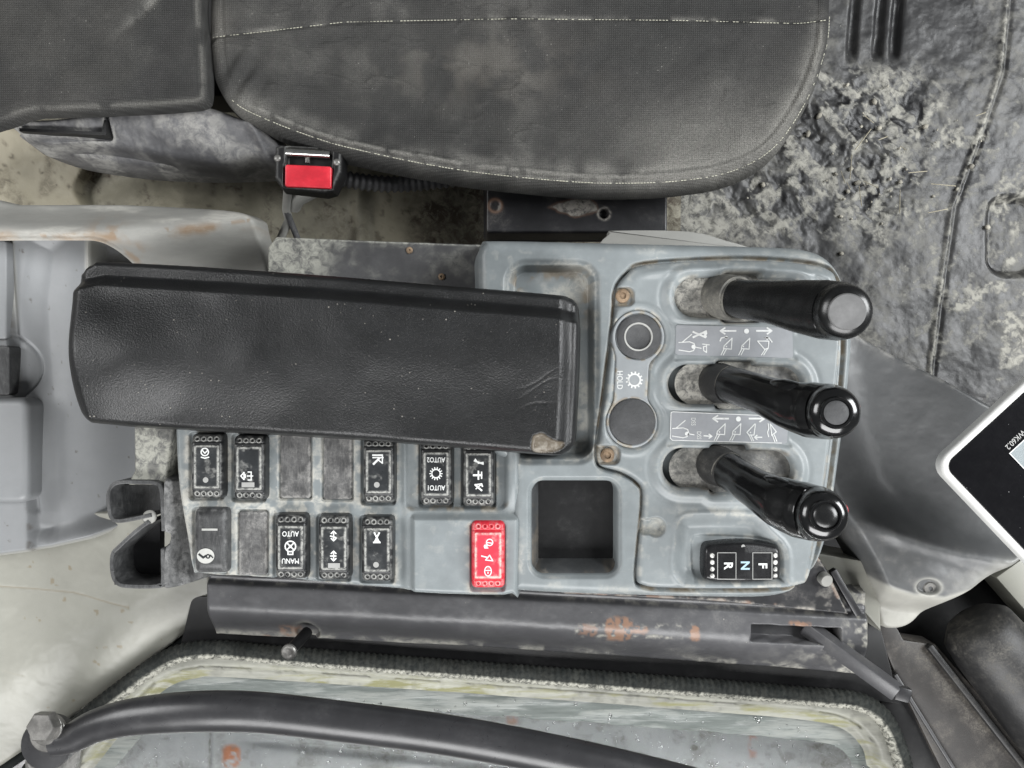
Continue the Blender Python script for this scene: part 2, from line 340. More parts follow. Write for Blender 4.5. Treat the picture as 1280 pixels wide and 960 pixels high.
m_plate_dust = M('dusty_grey_steel', (0.055, 0.055, 0.057), 0.45, 0.2, (0.33, 0.33, 0.29), 0.1, 40, bump=0.1, scratch=0.06)
m_seal = M('ribbed_rubber', (0.008, 0.010, 0.010), 0.75, 0.3, (0.36, 0.355, 0.31), 0.04, 60, bump=0.1, spec=0.15)
m_sill = M('grimy_white_sill', (0.27, 0.27, 0.235), 0.55, 0.3, (0.20, 0.195, 0.10), 0.8, 30, (0.45, 0.62), bump=0.3, bs=500, stretch=(0.25, 1.6, 1), tint=(0.05, 0.05, 0.04))
m_tube = M('charcoal_tube_paint', (0.027, 0.027, 0.029), 0.30, 0.15, (0.3, 0.3, 0.29), 0.10, 30, bump=0.04, bs=500, scratch=0.05)
m_zinc = M('worn_zinc', (0.20, 0.195, 0.185), 0.42, 0.35, (0.07, 0.06, 0.055), 0.8, 90, metal=0.6, bump=0.25, bs=600)
m_cover = M('grey_cover_plastic', (0.100, 0.103, 0.105), 0.42, 0.12, (0.34, 0.33, 0.31), 0.06, 24, bump=0.10, bs=1300, tint=(0.38, 0.375, 0.34), scratch=0.05)
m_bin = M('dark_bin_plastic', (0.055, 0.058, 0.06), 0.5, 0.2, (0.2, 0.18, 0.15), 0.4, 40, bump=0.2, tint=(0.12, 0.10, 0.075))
m_bezel = M('white_bezel', (0.66, 0.66, 0.64), 0.35, 0.05, bump=0.03)
m_glassblk = M('black_display_glass', (0.004, 0.004, 0.005), 0.25, 0.1, (0.5, 0.5, 0.5), 0.0, bump=0, specks=0.30, spec=0.35)
m_screen = M('grey_display', (0.20, 0.23, 0.24), 0.3, 0.05, bump=0)
m_roller = M('dark_dusty_rubber', (0.014, 0.014, 0.0145), 0.5, 0.3, (0.15, 0.14, 0.12), 0.9, 30, (0.44, 0.68), bump=0.25, bs=500, scratch=0.15)
m_rail = M('brown_dusty_steel', (0.026, 0.023, 0.021), 0.5, 0.3, (0.17, 0.155, 0.13), 0.9, 34, (0.42, 0.66), bump=0.2, scratch=0.2)
m_step = M('grey_step_paint', (0.42, 0.415, 0.425), 0.5, 0.12, (0.20, 0.19, 0.17), 0.5, 24, bump=0.2, bs=500, tint=(0.50, 0.17, 0.07))
m_teal = M('glass_edge', (0.13, 0.145, 0.137), 0.25, 0.2, (0.24, 0.25, 0.23), 0.35, 90, bump=0.2, bs=400, stretch=(0.14, 1.6, 1), spec=0.6)
m_ground = M('pale_gravel_ground', (0.35, 0.34, 0.33), 0.8, 0.25, (0.2, 0.19, 0.17), 0.5, 12)
m_straw = M('dry_straw', (0.46, 0.42, 0.32), 0.8, 0.3, bump=0)
m_pebble = M('pebbles', (0.34, 0.32, 0.27), 0.8, 0.4, bump=0.3)
def glass(name, col, rough, ior=1.45, tr=1.0):
    m = bpy.data.materials.new(name); m.use_nodes = True; b = m.node_tree.nodes['Principled BSDF']
    b.inputs['Base Color'].default_value = (*col, 1); b.inputs['Roughness'].default_value = rough; b.inputs['IOR'].default_value = ior; b.inputs['Transmission Weight'].default_value = tr
    return m
m_pane = glass('window_glass', (0.93, 0.96, 0.95), 0.03); m_drop = glass('water', (1, 1, 1), 0.0, 1.33)

# ------------------------------------------------------------------ setting: ground, cab floor, rear wall
bm = bmesh.new(); bmesh.ops.create_grid(bm, x_segments=8, y_segments=8, size=12)
for v in bm.verts: v.co.z = -0.75
o = from_bm('ground', bm, m_ground); o['kind'] = 'structure'
o = prism('cab_floor', [(-260, -220), (1500, -220), (1500, 760), (1100, 810), (-260, 810)], -275, -270, m_floor); o['kind'] = 'structure'
def rear(X, Y):
    hump = np.exp(-((X - 225) / 100) ** 2 - ((Y - 300) / 70) ** 2)
    step = ss(118, 108, X + 6 * np.sin(Y / 9)) * ss(150, 168, Y)
    rib = np.exp(-((X - 450) / 9) ** 2)
    z = 28 * hump + 14 * step + 9 * rib + 10 * (fbm(X, Y, 60, 3) - .5) - 30 * ss(480, 620, X)
    return dict(z=z, tint=0.8 * step + 0.5 * np.exp(-((X - 500) / 45) ** 2) + 0.25 * hump, dirt=0.5 * ss(0.52, 0.75, fbm(X, Y, 26, 5)) + .5 * ss(.7, .74, fbm(X, Y, 9, 6, 3)) + .7 * ss(480, 560, X))
o = hf('cab_rear_wall', (-80, 130, 860, 420), 3, -150, rear, m_rearwall); o['kind'] = 'structure'

# ------------------------------------------------------------------ floor mat
def matf(X, Y):
    n = fbm(X, Y, 70, 11); n2 = fbm(X, Y, 22, 12); n3 = fbm(X * 1.0 + 60 * n2, Y + 90 * n, 14, 14, 4)
    cr = line_y(Y, [(-60, 1262), (0, 1258), (90, 1250), (180, 1220), (260, 1190), (330, 1180), (440, 1165), (600, 1150)])
    dcr = X - cr
    rid = np.exp(-(dcr / 3.5) ** 2)
    rough = ss(60, 120, Y) * ss(330, 250, Y) * ss(1190, 1110, X + (Y - 200) * .2)
    flut = sum(np.exp(-((X + .08 * Y - c) / 6) ** 4) for c in (1070, 1103, 1124)) * ss(78, 60, Y + 8 * (n2 - .5))
    tread = sd_rect(X, Y, 1235, 245, 1300, 345, 22)
    a1 = (X * .75 + Y * .66); b1 = (Y * .75 - X * .66)
    sm1 = fbm(a1 + 50 * n2, b1 * 2.2 + 60 * n, 30, 16, 5); sm2 = fbm(a1 * 2.0 + 40 * n, b1 + 40 * n2, 26, 17, 5); fine = fbm(X, Y, 5, 18, 3)
    z = 5 * (n - .5) + 1.6 * rid - 1.5 * np.exp(-((dcr - 5) / 3) ** 2) + rough * (2.0 * (n3 - .5) + 3.0 * (sm1 - .5)) + 1.6 * (n2 - .5) - 6 * flut
    z = z - 10 * ss(4, -8, tread)
    d = rough * (ss(.53, .58, sm1) * .8 + ss(.57, .62, sm2) * .7) * ss(.25, .45, fine) + .5 * ss(.57, .62, sm2) * ss(.35, .6, fine) * ss(1010, 1150, X) * ss(80, 160, Y) + 0.7 * rid * ss(.3, .6, fine) * ss(.3, .5, n2)
    d = d + .22 * ss(.42, .62, n) * ss(.3, .6, n3) + .8 * ss(.6, .64, fbm(X, Y, 40, 24)) * ss(.3, .55, fine) * ss(1150, 1220, X) * ss(120, 200, Y) + .8 * np.exp(-((X - 895) / 50) ** 2 - ((Y - 285) / 26) ** 2) * ss(.35, .6, n3 + .15)
    return dict(z=z, dirt=np.clip(d * (1 - flut), 0, 1), tint=np.clip(.55 * flut * ss(.3, .55, n2 + .1) + 0.9 * ss(4, -6, tread) + 1.0 * ss(.50, .56, fbm(a1, b1 * 1.5, 26, 21)) * ss(50, 110, Y) * ss(1215, 1130, X) * ss(.60, .48, sm1) + .8 * ss(.58, .63, fbm(a1, b1, 50, 23)) * ss(1150, 1230, X), 0, 1))
mat_o = tag(hf('floor_mat', (820, -70, 1330, 620), 1.6, -215, matf, m_mat), 'dark rubber floor mat caked with pale mud right of the seat', 'floor mat')
bm = bmesh.new()
for i in range(60):
    px, py = random.gauss(1090, 70), random.gauss(190, 75)
    if not (905 < px < 1250 and 60 < py < 330) or (px - 640) ** 2 / 420 ** 2 + (max(py, 0) / 250) ** 2 < 1: continue
    r = random.choice([.7, .9, 1.0, 1.3, 1.6, 2.4]) / 1000; mx = Matrix.Translation(P(px, py, -213)) @ Matrix.Rotation(random.random() * 6, 4, 'Z') @ Matrix.Diagonal((r * random.uniform(.8, 1.7), r, r * .7, 1))
    bmesh.ops.create_icosphere(bm, subdivisions=1, radius=1, matrix=mx)
o = from_bm('loose_pebbles', bm, m_pebble, None, True); o['kind'] = 'stuff'; o['label'] = 'small stones scattered over the muddy floor mat'
bm = bmesh.new()
for i in range(14):
    px, py = random.gauss(1110, 60), random.gauss(195, 55); a = random.random() * 3.14; l = random.uniform(8, 34)
    if px < 1000: continue
    p, q = P(px, py, -207), P(px + l * math.cos(a), py + l * math.sin(a), -206); t = (q - p).normalized(); s = t.cross(Vector((0, 0, 1))) * 0.0004; u = Vector((0, 0, 0.0005))
    v = [bm.verts.new(c) for c in (p - s, p + s, p + u, q - s, q + s, q + u)]
    for f in ((0, 1, 4, 3), (1, 2, 5, 4), (2, 0, 3, 5)): bm.faces.new([v[k] for k in f])
o = from_bm('loose_straw', bm, m_straw); o['kind'] = 'stuff'; o['label'] = 'short dry straws lying in the mud on the floor mat'

# ------------------------------------------------------------------ seat
seat = thing('driver_seat', 'dusty dark grey fabric seat with pale stitched seams above the console', 'seat', P(640, -20, -110))
C_OUT = smooth([(300, -210), (258, -150), (249, 0), (250, 60), (257, 100), (285, 138), (330, 162), (400, 188), (450, 201), (520, 216), (600, 229), (700, 239), (770, 242), (850, 239), (920, 226), (975, 195), (1015, 140), (1040, 80), (1050, 20), (1048, -150), (1000, -210)], 5)
def seam_y(X): return line_y(X, [(240, 46), (330, 36), (430, 24), (640, 20), (850, 22), (1000, 26), (1060, 18)])
def cush(X, Y):
    sd = sd_poly(X, Y, C_OUT) + 5; n = fbm(X, Y, 120, 31); n2 = fbm(X, Y, 34, 32); n3 = fbm(X, Y, 9, 34)
    wl = 30 - 12 * ss(900, 1040, X)
    t = np.clip((wl + sd) / wl, 0, 1)
    z = -17 * (1 - np.sqrt(np.clip(1 - t * t, 0, 1))) - np.maximum(sd, 0) * 5
    pip = np.exp(-((sd + 17) / 3.0) ** 2) * ss(120, 150, Y + 100 * ss(700, 1000, X)); gro = np.exp(-((sd + 23) / 2.5) ** 2)
    sm = np.exp(-((Y - seam_y(X)) / 2.6) ** 2)
    z = z + 1.3 * pip - 1.0 * gro - 1.8 * sm + 9 * (n - .5) + 1.0 * (n2 - .5) - 5 * np.exp(-((X - 640) / 260) ** 2 - ((Y - 110) / 70) ** 2)
    wr = np.exp(-((X - 300) / 26) ** 2 - ((Y - 95) / 40) ** 2); z = z + 1.6 * wr * np.sin((X + Y * 0.7) / 5); wk = fbm(X * .9 + Y * .5, (Y - X * .3) * 2.6, 70, 37, 3); z = z + .8 * np.exp(-((wk - .5) / .03) ** 2) * ss(.35, .6, n) - 6 * np.exp(-((X - 470) / 150) ** 2 - ((Y - 60) / 60) ** 2)
    d = 0.10 * ss(.3, .75, n) + .26 * ss(520, 980, X) * ss(-20, 200, Y) * (.6 + .8 * (n2 - .3)) + .16 * ss(.4, .7, n2) * ss(.4, .65, n) + 0.6 * np.exp(-((sd + 22) / 13) ** 2) * ss(.2, .7, n2) * ss(90, 150, Y + 110 * ss(800, 1000, X)) + 1.0 * pip * ss(.25, .5, n3) + .7 * np.exp(-((sd + 11) / 1.3) ** 2) * ss(130, 200, Y + 110 * ss(800, 1000, X)) * ss(.3, .5, n3)
    d = d + 0.55 * np.exp(-((X - 900) / 120) ** 2 - ((Y - 175) / 45) ** 2) + 0.5 * np.exp(-((X - 300) / 45) ** 2 - ((Y - 135) / 22) ** 2) + .5 * np.exp(-((X - 262) / 22) ** 2 - ((Y - 35) / 40) ** 2) + 0.6 * sm * ss(.5, .7, n2)
    return dict(z=z, sd=sd, dirt=np.clip(d, 0, 1), tint=0.9 * np.exp(-((X - 610) / 120) ** 2 - ((Y - 80) / 45) ** 2) * ss(.35, .6, n2) + .7 * np.exp(-((X - 265) / 25) ** 2 - ((Y - 30) / 30) ** 2))
cu = hf('seat_cushion', (238, -220, 1066, 256), 1.6, -18, cush, m_fabric, seat, maxsd=2)
# the cross seam and the rim seam are sewn: short pale stitches
def stitches(name, path, z, parent, gap=5.0, ln=3.2, wid=1.3, skip=0.15):
    bm = bmesh.new(); acc = 0; path = [np.array(p, float) for p in path]
    for a, b in zip(path[:-1], path[1:]):
        l = np.hypot(*(b - a)[:2]); t = 0.0
        while acc + (l - t) >= gap:
            t += gap - acc; acc = 0
            if random.random() < skip: continue
            p = a + (b - a) * t / l; d = (b - a)[:2] / l; n = np.array((-d[1], d[0])) * wid / 2
            zz = z(p[0], p[1]) if callable(z) else z; q = []
            for s, e in ((0, -1), (0, 1), (1, 1), (1, -1)):
                c = p[:2] + d * ln * s + n * e; q.append(c)
            lo = [bm.verts.new(P(c[0], c[1], zz - 0.4)) for c in q]; hi = [bm.verts.new(P(*(c * .8 + (sum(q) / 4) * .2), zz + .35)) for c in q]
            bm.faces.new(hi)
            for i in range(4): bm.faces.new((lo[i - 1], lo[i], hi[i], hi[i - 1]))
        acc += l - t
    bmesh.ops.recalc_face_normals(bm, faces=bm.faces)
    o = from_bm(name, bm, m_thread, parent); o['kind'] = 'stuff'; return o
def sample_z(o):                         # top height (mm) of a moulded part under a pixel
    me = o.data; co = np.empty(len(me.vertices) * 3, np.float32); me.vertices.foreach_get('co', co); co = co.reshape(-1, 3); zc = co[:, 2]
    k = S * (H - zc) / H; px = 640 + co[:, 0] / k; py = 480 - co[:, 1] / k
    return lambda x, y: float(zc[np.argmin((px - x) ** 2 + (py - y) ** 2)]) * 1000
sz = sample_z(cu)
stitches('seam_stitching', [(x, float(seam_y(np.array(x))) + 3.5) for x in range(262, 1040, 12)], sz, cu, gap=4.2, wid=.9)
inn = [p for p in C_OUT if True]; cc = np.array((650, -40.0)); rim = []
for i, p in enumerate(C_OUT):
    t = np.array(C_OUT[(i + 1) % len(C_OUT)]) - np.array(C_OUT[i - 1]); t /= np.hypot(*t); n = np.array((t[1], -t[0])); q = p + n * 13 if np.dot(cc - p, n) > 0 else p - n * 13
    if p[1] > 130 or (p[0] > 900 and p[1] > 0): rim.append(q)
stitches('rim_stitching', rim, sz, cu, gap=3.9, skip=.12, wid=1.0)
B_OUT = smooth([(-60, -130), (100, -130), (243, -125), (247, 0), (252, 60), (252, 110), (243, 123), (215, 127), (160, 132), (100, 136), (40, 138), (-60, 136)], 5)
def back(X, Y):
    sd = sd_poly(X, Y, B_OUT); n = fbm(X, Y, 90, 41); n2 = fbm(X, Y, 30, 42)
    z = roll(sd, 16, 9) - 4 * ss(60, 260, X) ** 2 - 3 * (ss(-100, 150, Y)) ** 2 + 7 * (n - .5) - 1.5 * np.exp(-((sd + 10) / 2.5) ** 2)
    cr = np.exp(-(((X - 168) + (Y - 20) * 0.9) / 9) ** 2) * ss(60, 0, Y)
    d = .10 * ss(.3, .75, n) + .8 * cr * ss(.3, .6, n2) + .5 * np.exp(-((sd + 6) / 3) ** 2) * ss(.4, .6, n2)
    return dict(z=z - 2 * cr, sd=sd, dirt=d, tint=.2 * ss(.45, .75, n))
hf('backrest', (-62, -140, 262, 165), 1.6, -8, back, m_fabric, seat, maxsd=1)
SH = smooth([(10, 150), (60, 147), (130, 140), (215, 128), (250, 130), (310, 150), (335, 166), (352, 184), (352, 196), (310, 190), (288, 194), (268, 197), (240, 194), (200, 189), (120, 176), (28, 170), (17, 164)], 4)
prism('seat_gap_shade', [(225, 40), (1000, 40), (960, 150), (880, 190), (700, 205), (520, 185), (400, 160), (300, 120), (225, 120)], -110, -72, m_black, seat, 2)  # black slab added beneath the cushion to keep the backrest gap dark
def shield(X, Y):
    sd = sd_poly(X, Y, SH); n = fbm(X, Y, 40, 51)
    gr = np.minimum(np.abs(sd_rect(X, Y, 18, 90, 132, 169, 4)) - 1.2, 99)
    dent = np.exp(-((X - 250) / 34) ** 2 - ((Y - 180) / 16) ** 2)
    z = roll(sd, 7, 5) - 16 * ss(140, 195, Y) - 3 * ss(1.5, -1, gr) + 5 * (n - .5) + 6 * dent + 4 * np.exp(-((X - 318 - (Y - 165) * .4) / 7) ** 2)
    return dict(z=z, sd=sd, dirt=.55 * ss(.42, .6, n) + .8 * np.exp(-((gr - 3) / 2) ** 2), tint=0 * X)
hf('side_shield', (0, 120, 362, 206), 1.2, -34, shield, m_shield, seat, maxsd=6)
prism('shield_slot', [(24, 160), (127, 165), (130, 150), (133, 150), (133, 169), (127, 169), (24, 164)], -50, -34.5, m_black, seat)
SH2 = smooth([(25, 166), (120, 172), (240, 190), (345, 180), (350, 200), (270, 205), (180, 203), (90, 192), (40, 178)], 4)
def shield2(X, Y):
    sd = sd_poly(X, Y, SH2); n = fbm(X, Y, 30, 52)
    return dict(z=roll(sd, 6, 4) - 8 * ss(165, 205, Y) + 3 * (n - .5), sd=sd, dirt=.75 * ss(.38, .6, n), tint=0 * X)
hf('lower_shield', (15, 160, 360, 212), 1.2, -62, shield2, m_shield, seat, maxsd=6)

# seat mount plate and its neighbours behind the console
mp_ = thing('seat_mount_plate', 'black painted steel plate with bare metal scar under the seat edge', 'bracket', P(720, 262, -75))
def mplate(X, Y):
    sd = sd_rect(X, Y, 608, 170, 834, 290, 2); n = fbm(X, Y, 10, 61, 3)
    scar = sd_poly(X, Y, smooth([(686, 259), (700, 254), (720, 250), (738, 252), (746, 262), (730, 268), (712, 268), (697, 262)], 4)) + 5 * (n - .5)
    h1 = sd_cir(X, Y, 755, 267, 5.5); h2 = sd_cir(X, Y, 619, 257, 7)
    z = roll(sd, 2.5, 1.2) - 6 * ss(0.8, -1, h1) - .5 * ss(1, -1, scar) - .7 * ss(1, -2, h2) + 10 * ss(250, 170, Y)
    return dict(z=z, sd=sd, dirt=np.clip(1.4 * ss(1, -1.5, scar) + .7 * np.exp(-((h1 - 2) / 1.6) ** 2) + .8 * ss(2, -1, h2) * ss(.4, .55, n), 0, 1), tint=.8 * np.exp(-((h2 - 1) / 2) ** 2) + .4 * np.exp(-((scar - 1) / 1.5) ** 2))
hf('plate', (602, 168, 840, 296), 1.0, -78, mplate, m_blkmetal, mp_, maxsd=5)
fp = thing('flat_steel_strip', 'flat dark steel strip with dusty clipped end behind the armrest', 'bracket', P(470, 325, -40))
FPO = [(345, 296), (470, 301), (640, 307), (640, 420), (335, 400), (335, 309)]
def strip(X, Y):
    sd = sd_poly(X, Y, FPO); n = fbm(X, Y, 30, 63)
    dd = ss(430, 385, X + 40 * (n - .5) + .3 * (Y - 320)) + .5 * np.exp(-((X - 432) / 12) ** 2) * ss(.4, .6, n) + .9 * np.exp(-((sd + 1.5) / 1.0) ** 2)
    return dict(z=roll(sd, 2, .8), sd=sd, dirt=np.clip(.85 * dd + .25 * ss(.5, .7, n), 0, 1))
hf('strip', (328, 290, 646, 424), 1.2, -42, strip, m_plate_dust, fp, maxsd=4)
for x, y in ((512, 313), (552, 346)): lathe('screw', P(x, y, -42), (0, 0, 1), [(2.3, 0), (2.3, .8), (1.6, 1.3), (0.8, 1.3), (.8, .6)], m_rusty, fp, 14)
hose = [P(420 + 8 * i, 222 + 6 * math.sin(i / 5) + i * .25, -70 - i * .6) for i in range(0, 22)]
hp, hr = [], []
for i in range(len(hose) - 1):
    for t in (0, .25, .5, .75): hp.append(hose[i].lerp(hose[i + 1], t)); hr.append(6.2 if t < .5 else 5.0)
tag(sweep('corrugated_hose', hp, hr, m_shield, None, 14), 'grey corrugated cable hose running from the red buckle under the seat', 'hose')
st = thing('cable_strap', 'pale forked cable strap hanging below the red belt buckle', 'strap', P(360, 290, -115))
sweep('strap', [P(360, 236, -80), P(358, 262, -92), P(361, 275, -100), P(350, 300, -112), P(322, 345, -125)], 3.2, m_cream, st, 8)
sweep('strap', [P(358, 264, -92), P(372, 298, -110), P(376, 330, -118)], 2.4, m_shield, st, 8)
sweep('strap', [P(395, 236, -84), P(372, 248, -90), P(366, 258, -96)], 6, m_cream, st, 10)

# ------------------------------------------------------------------ seat belt buckle
bk = thing('seat_belt_buckle', 'black seat belt buckle with bright red release button', 'buckle', P(385, 210, -60))
def bkf(X, Y):
    sd = sd_poly(X, Y, [(343, 183), (350, 180), (420, 184), (428, 190), (427, 215), (416, 238), (405, 241), (352, 235), (342, 222)])
    slot = sd_box(X, Y, 386, 195, 29, 11, 2, .04); but = sd_box(X, Y, 385, 220, 31, 15, 2, .05)
    z = roll(sd, 6, 4) - 6 * ss(1, -1.5, slot) - 2 * ss(1, -1, but)
    return dict(z=z, sd=sd, dirt=.35 * np.exp(-((slot - 1) / 1.0) ** 2) + .3 * np.exp(-((sd + 3) / 1.5) ** 2))
hf('buckle_body', (334, 172, 436, 250), .9, -30, bkf, m_black, bk, maxsd=2)
BT = rot(rrect(356, 207, 414, 234, 3), 385, 220, 2.5)
prism('release_button', BT, -34, -28.6, m_red, bk, .8, 3, zof=lambda x, y: -.06 * (y - 220))
sweep('latch_bar', [P(358, 190, -33), P(413, 193, -33)], 3.2, m_steel, bk, 12)
obox('slot_rib', P(385, 193, -34.5), P(384.5, 204, -34.5), 2.5, 3, m_zinc, bk, .3)
for x, y in ((347, 198), (421, 203)): lathe('rivet', P(x, y, -30.5), (0, 0, 1), [(2.4, 0), (2.4, .5), (1.8, 1.2), (.6, 1.5)], m_zinc, bk, 14)

# ------------------------------------------------------------------ side storage box on the left
sb = thing('side_storage_box', 'dusty cream side box with pale blue grey curved inner panel', 'storage box', P(120, 480, -120))
SHL = smooth([(-60, 247), (0, 247), (130, 247), (220, 253), (285, 261), (312, 270), (318, 285), (318, 360), (316, 420), (150, 420), (-60, 420)], 4)
def shell(X, Y):
    sd = sd_poly(X, Y, SHL); yr = line_y(X, [(-60, 289), (0, 291), (80, 294), (160, 291), (240, 283), (320, 273)]); n = fbm(X, Y, 50, 71); n2 = fbm(X, Y, 14, 72)
    cut = np.maximum(sd_rect(X, Y, -200, 298, 155, 700, 46), 297 - Y)
    z = roll(sd, 5, 4) - 22 * ss(yr - 2, yr - 48, Y) - 34 * ss(yr + 1, yr + 60, Y) - 3 * ss(4, 0, cut)
    d = .8 * ss(.42, .62, fbm(X * .35, Y * 1.5, 30, 73)) * ss(yr + 4, yr - 4, Y) + .5 * ss(8, 1, cut)
    return dict(z=z, sd=np.maximum(sd, np.where(cut < 0, 3 - cut, sd)), dirt=d, tint=np.clip(1.1 * np.exp(-((Y - yr - 5) / 7) ** 2) * ss(.38, .6, n) + .8 * np.exp(-((cut - 12) / 16) ** 2) * ss(.45, .65, n2) * ss(90, 150, X) + .9 * ss(.55, .62, n2) * np.exp(-((Y - yr - 1) / 2.5) ** 2), 0, 1))
hf('shell', (-60, 240, 330, 425), 1.3, -58, shell, m_cream, sb, maxsd=4.5)
def inner(X, Y):
    yb = line_y(X, [(-60, 700), (0, 694), (60, 686), (110, 675), (150, 660), (175, 645)]); n = fbm(X, Y, 12, 74, 3)
    sd = np.maximum(np.maximum(Y - yb, X - 176), 270 - Y)
    gx = line_y(Y, [(280, 9), (300, 11), (420, 20), (500, 28), (560, 36), (640, 46), (700, 46)])
    lip = yb - Y
    bowl = sd_poly(X, Y, smooth([(40, 560), (44, 640), (38, 665), (60, 682), (100, 672), (140, 655), (170, 635), (172, 300), (36, 300)], 3))
    z = -26 * ss(70, 175, X) ** 1.4 * ss(700, 640, Y) - 2.6 * np.exp(-((X - gx) / 3.0) ** 2) * ss(645, 635, Y) * ss(-2, 3, sd_cir(X, Y, 4, 460, 44)) - 8 * ss(2, -26, bowl) - 5 * ss(5, 0, lip) + 7 * ss(gx + 2, gx - 8, X) - 25 * ss(0, 3, sd)
    kn = sd_cir(X, Y, 4, 460, 44); z = z - 2.5 * ss(1.5, -2, kn) - 1.2 * np.exp(-((kn + 1) / 2) ** 2)
    hole = sd_rect(X, Y, 104, 285, 175, 345, 16); z = z - 20 * ss(2, -4, hole) + 3 * np.exp(-(hole / 4) ** 2)
    spots = ss(.80, .85, fbm(X, Y * .6, 6, 75, 3)) * .9
    return dict(z=z, sd=sd, dirt=np.clip(spots + .35 * ss(-2, -5, hole) + .6 * np.exp(-((X - gx + 4) / 3) ** 2) * ss(.45, .6, n), 0, 1), tint=.8 * np.exp(-((X - gx) / 5) ** 2) * ss(430, 330, Y) + .6 * np.exp(-((hole - 2) / 4) ** 2) + .5 * ss(5, 0, lip))
hf('inner_panel', (-60, 270, 182, 706), 1.3, -88, inner, m_bluegrey, sb, maxsd=3)
prism('side_wall', [(174, 410), (182, 410), (182, 640), (174, 650)], -260, -100, m_bluegrey, sb)
CB = rrect(-60, 497, 35, 629, 12)
prism('cover_block', CB, -110, -72, m_bluegrey, sb, 5, 4)
prism('cover_block', rrect(-60, 300, 8, 424, 4), -110, -80, m_bluegrey, sb, 1.5, 3)
prism('latch', rrect(-40, 432, 12, 494, 4), -100, -76, m_scuffed, sb, 1.2, 2)

# ------------------------------------------------------------------ beige sill panel at lower left, with its black edging
sp = thing('beige_side_panel', 'beige painted steel cab panel folded down towards the door seal', 'panel', P(120, 790, -110))
SPO = [(-80, 640), (262, 640), (258, 700), (256, 772), (200, 815), (100, 890), (30, 938), (-80, 1012)]
def sill(X, Y):
    sd = sd_poly(X, Y, SPO); fold = line_y(X, [(-80, 925), (0, 868), (100, 800), (200, 735), (262, 690)]); n = fbm(X, Y, 60, 81)
    u = (Y - fold) * .8
    lin = np.abs(Y - line_y(X, [(-80, 715), (0, 733), (90, 741), (160, 761), (300, 800)])) * ss(165, 150, X)
    lin2 = np.abs(Y - line_y(X, [(-60, 833), (0, 838), (28, 847)])) * ss(34, 28, X) + 99 * ss(28, 32, X)
    z = roll(sd, 3, 2) - 0.62 * np.sqrt(np.maximum(u, 0) ** 2 + 160) * (u > -40) - .42 * np.minimum(0, -u * 0) - .5 * np.exp(-(lin / 1.0) ** 2) * (X < 160)
    z = roll(sd, 3, 2) - 0.26 * (u + np.sqrt(u * u + 220)) / 2 + 4 * (n - .5) - .4 * np.exp(-(lin / 1.1) ** 2) * (X < 160)
    sp_ = ss(.86, .89, fbm(X, Y, 8, 82, 2))
    return dict(z=z, sd=sd, dirt=.45 * ss(.5, .7, n) * ss(740, 690, Y) + .8 * np.exp(-(lin2 / 1.2) ** 2), tint=.5 * np.exp(-(lin / 1.0) ** 2) * (X < 160) + .7 * sp_)
hf('panel', (-80, 636, 270, 1014), 1.5, -100, sill, m_beige, sp, maxsd=4)
sweep('edge_trim', [P(262, 764, -122), P(258, 776, -124), P(200, 820, -126), P(100, 894, -128), P(30, 942, -130), P(-40, 990, -132)], 4.2, m_seal, sp, 10)

# ------------------------------------------------------------------ hook bracket
hb = thing('hook_bracket', 'scuffed black hooked steel bracket left of the switches', 'bracket', P(190, 665, -45))
TH = 5.0
def ribbon(name, path, th, z0, z1, mat, parent, draft=0.0):
    bm = bmesh.new(); path = [np.array(p, float) for p in path]; R = []
    for i, p in enumerate(path):
        t = path[min(i + 1, len(path) - 1)] - path[max(i - 1, 0)]; t /= np.hypot(*t); n = np.array((-t[1], t[0])) * th / 2
        row = []
        for q, z in ((p + n, z1), (p - n, z1), (p - n, z0), (p + n, z0)):
            w_ = P(q[0], q[1], z1); row.append(bm.verts.new((w_.x, w_.y, z / 1000)))
        R.append(row)
    for a, b in zip(R[:-1], R[1:]):
        for k in range(4): bm.faces.new((a[k], b[k], b[(k + 1) % 4], a[(k + 1) % 4]))
    bm.faces.new(R[0][::-1]); bm.faces.new(R[-1]); bmesh.ops.recalc_face_normals(bm, faces=bm.faces)
    te = [e for e in bm.edges if all(abs(v.co.z - z1 / 1000) < 1e-6 for v in e.verts)]
    bmesh.ops.bevel(bm, geom=te, offset=.0006, segments=2, profile=.5, affect='EDGES')
    return from_bm(name, bm, mat, parent, True, math.radians(40))
ribbon('upper_lip', smooth([(188, 644), (160, 650), (144, 651), (137, 643), (135, 620), (139, 608), (150, 603), (176, 603), (194, 604), (201, 612), (203, 640), (204, 664)], 4, False), TH, -48, -12, m_scuffed, hb)
ribbon('lower_lip', smooth([(186, 652), (170, 664), (148, 684), (140, 694), (140, 716), (146, 729), (160, 733), (196, 733), (203, 728), (203, 700), (203, 686)], 4, False), TH, -48, -12, m_scuffed, hb)
prism('inner_plate', [(140, 606), (200, 606), (200, 640), (183, 643), (150, 650), (140, 646)], -46, -30, m_scuffed, hb)
prism('inner_plate', [(184, 658), (200, 650), (200, 731), (143, 731), (142, 695)], -50, -42, m_blkmetal, hb)
def hside(X, Y):
    sd = sd_poly(X, Y, smooth([(204, 604), (214, 601), (232, 606), (234, 640), (238, 690), (243, 722), (238, 732), (212, 736), (203, 730), (205, 688), (210, 680), (211, 668), (204, 660)], 3)); n = fbm(X * 2.2, Y * .5, 12, 91)
    hole = sd_cir(X, Y, 207, 664, 8)
    return dict(z=roll(sd, 3, 2) - 16 * ss(205, 240, X), sd=sd, dirt=np.clip(.25 + .45 * ss(.42, .66, n) + .7 * ss(4, -2, hole), 0, 1))
hf('side_plate', (198, 596, 250, 742), .9, -12, hside, m_scuffed, hb, maxsd=6)
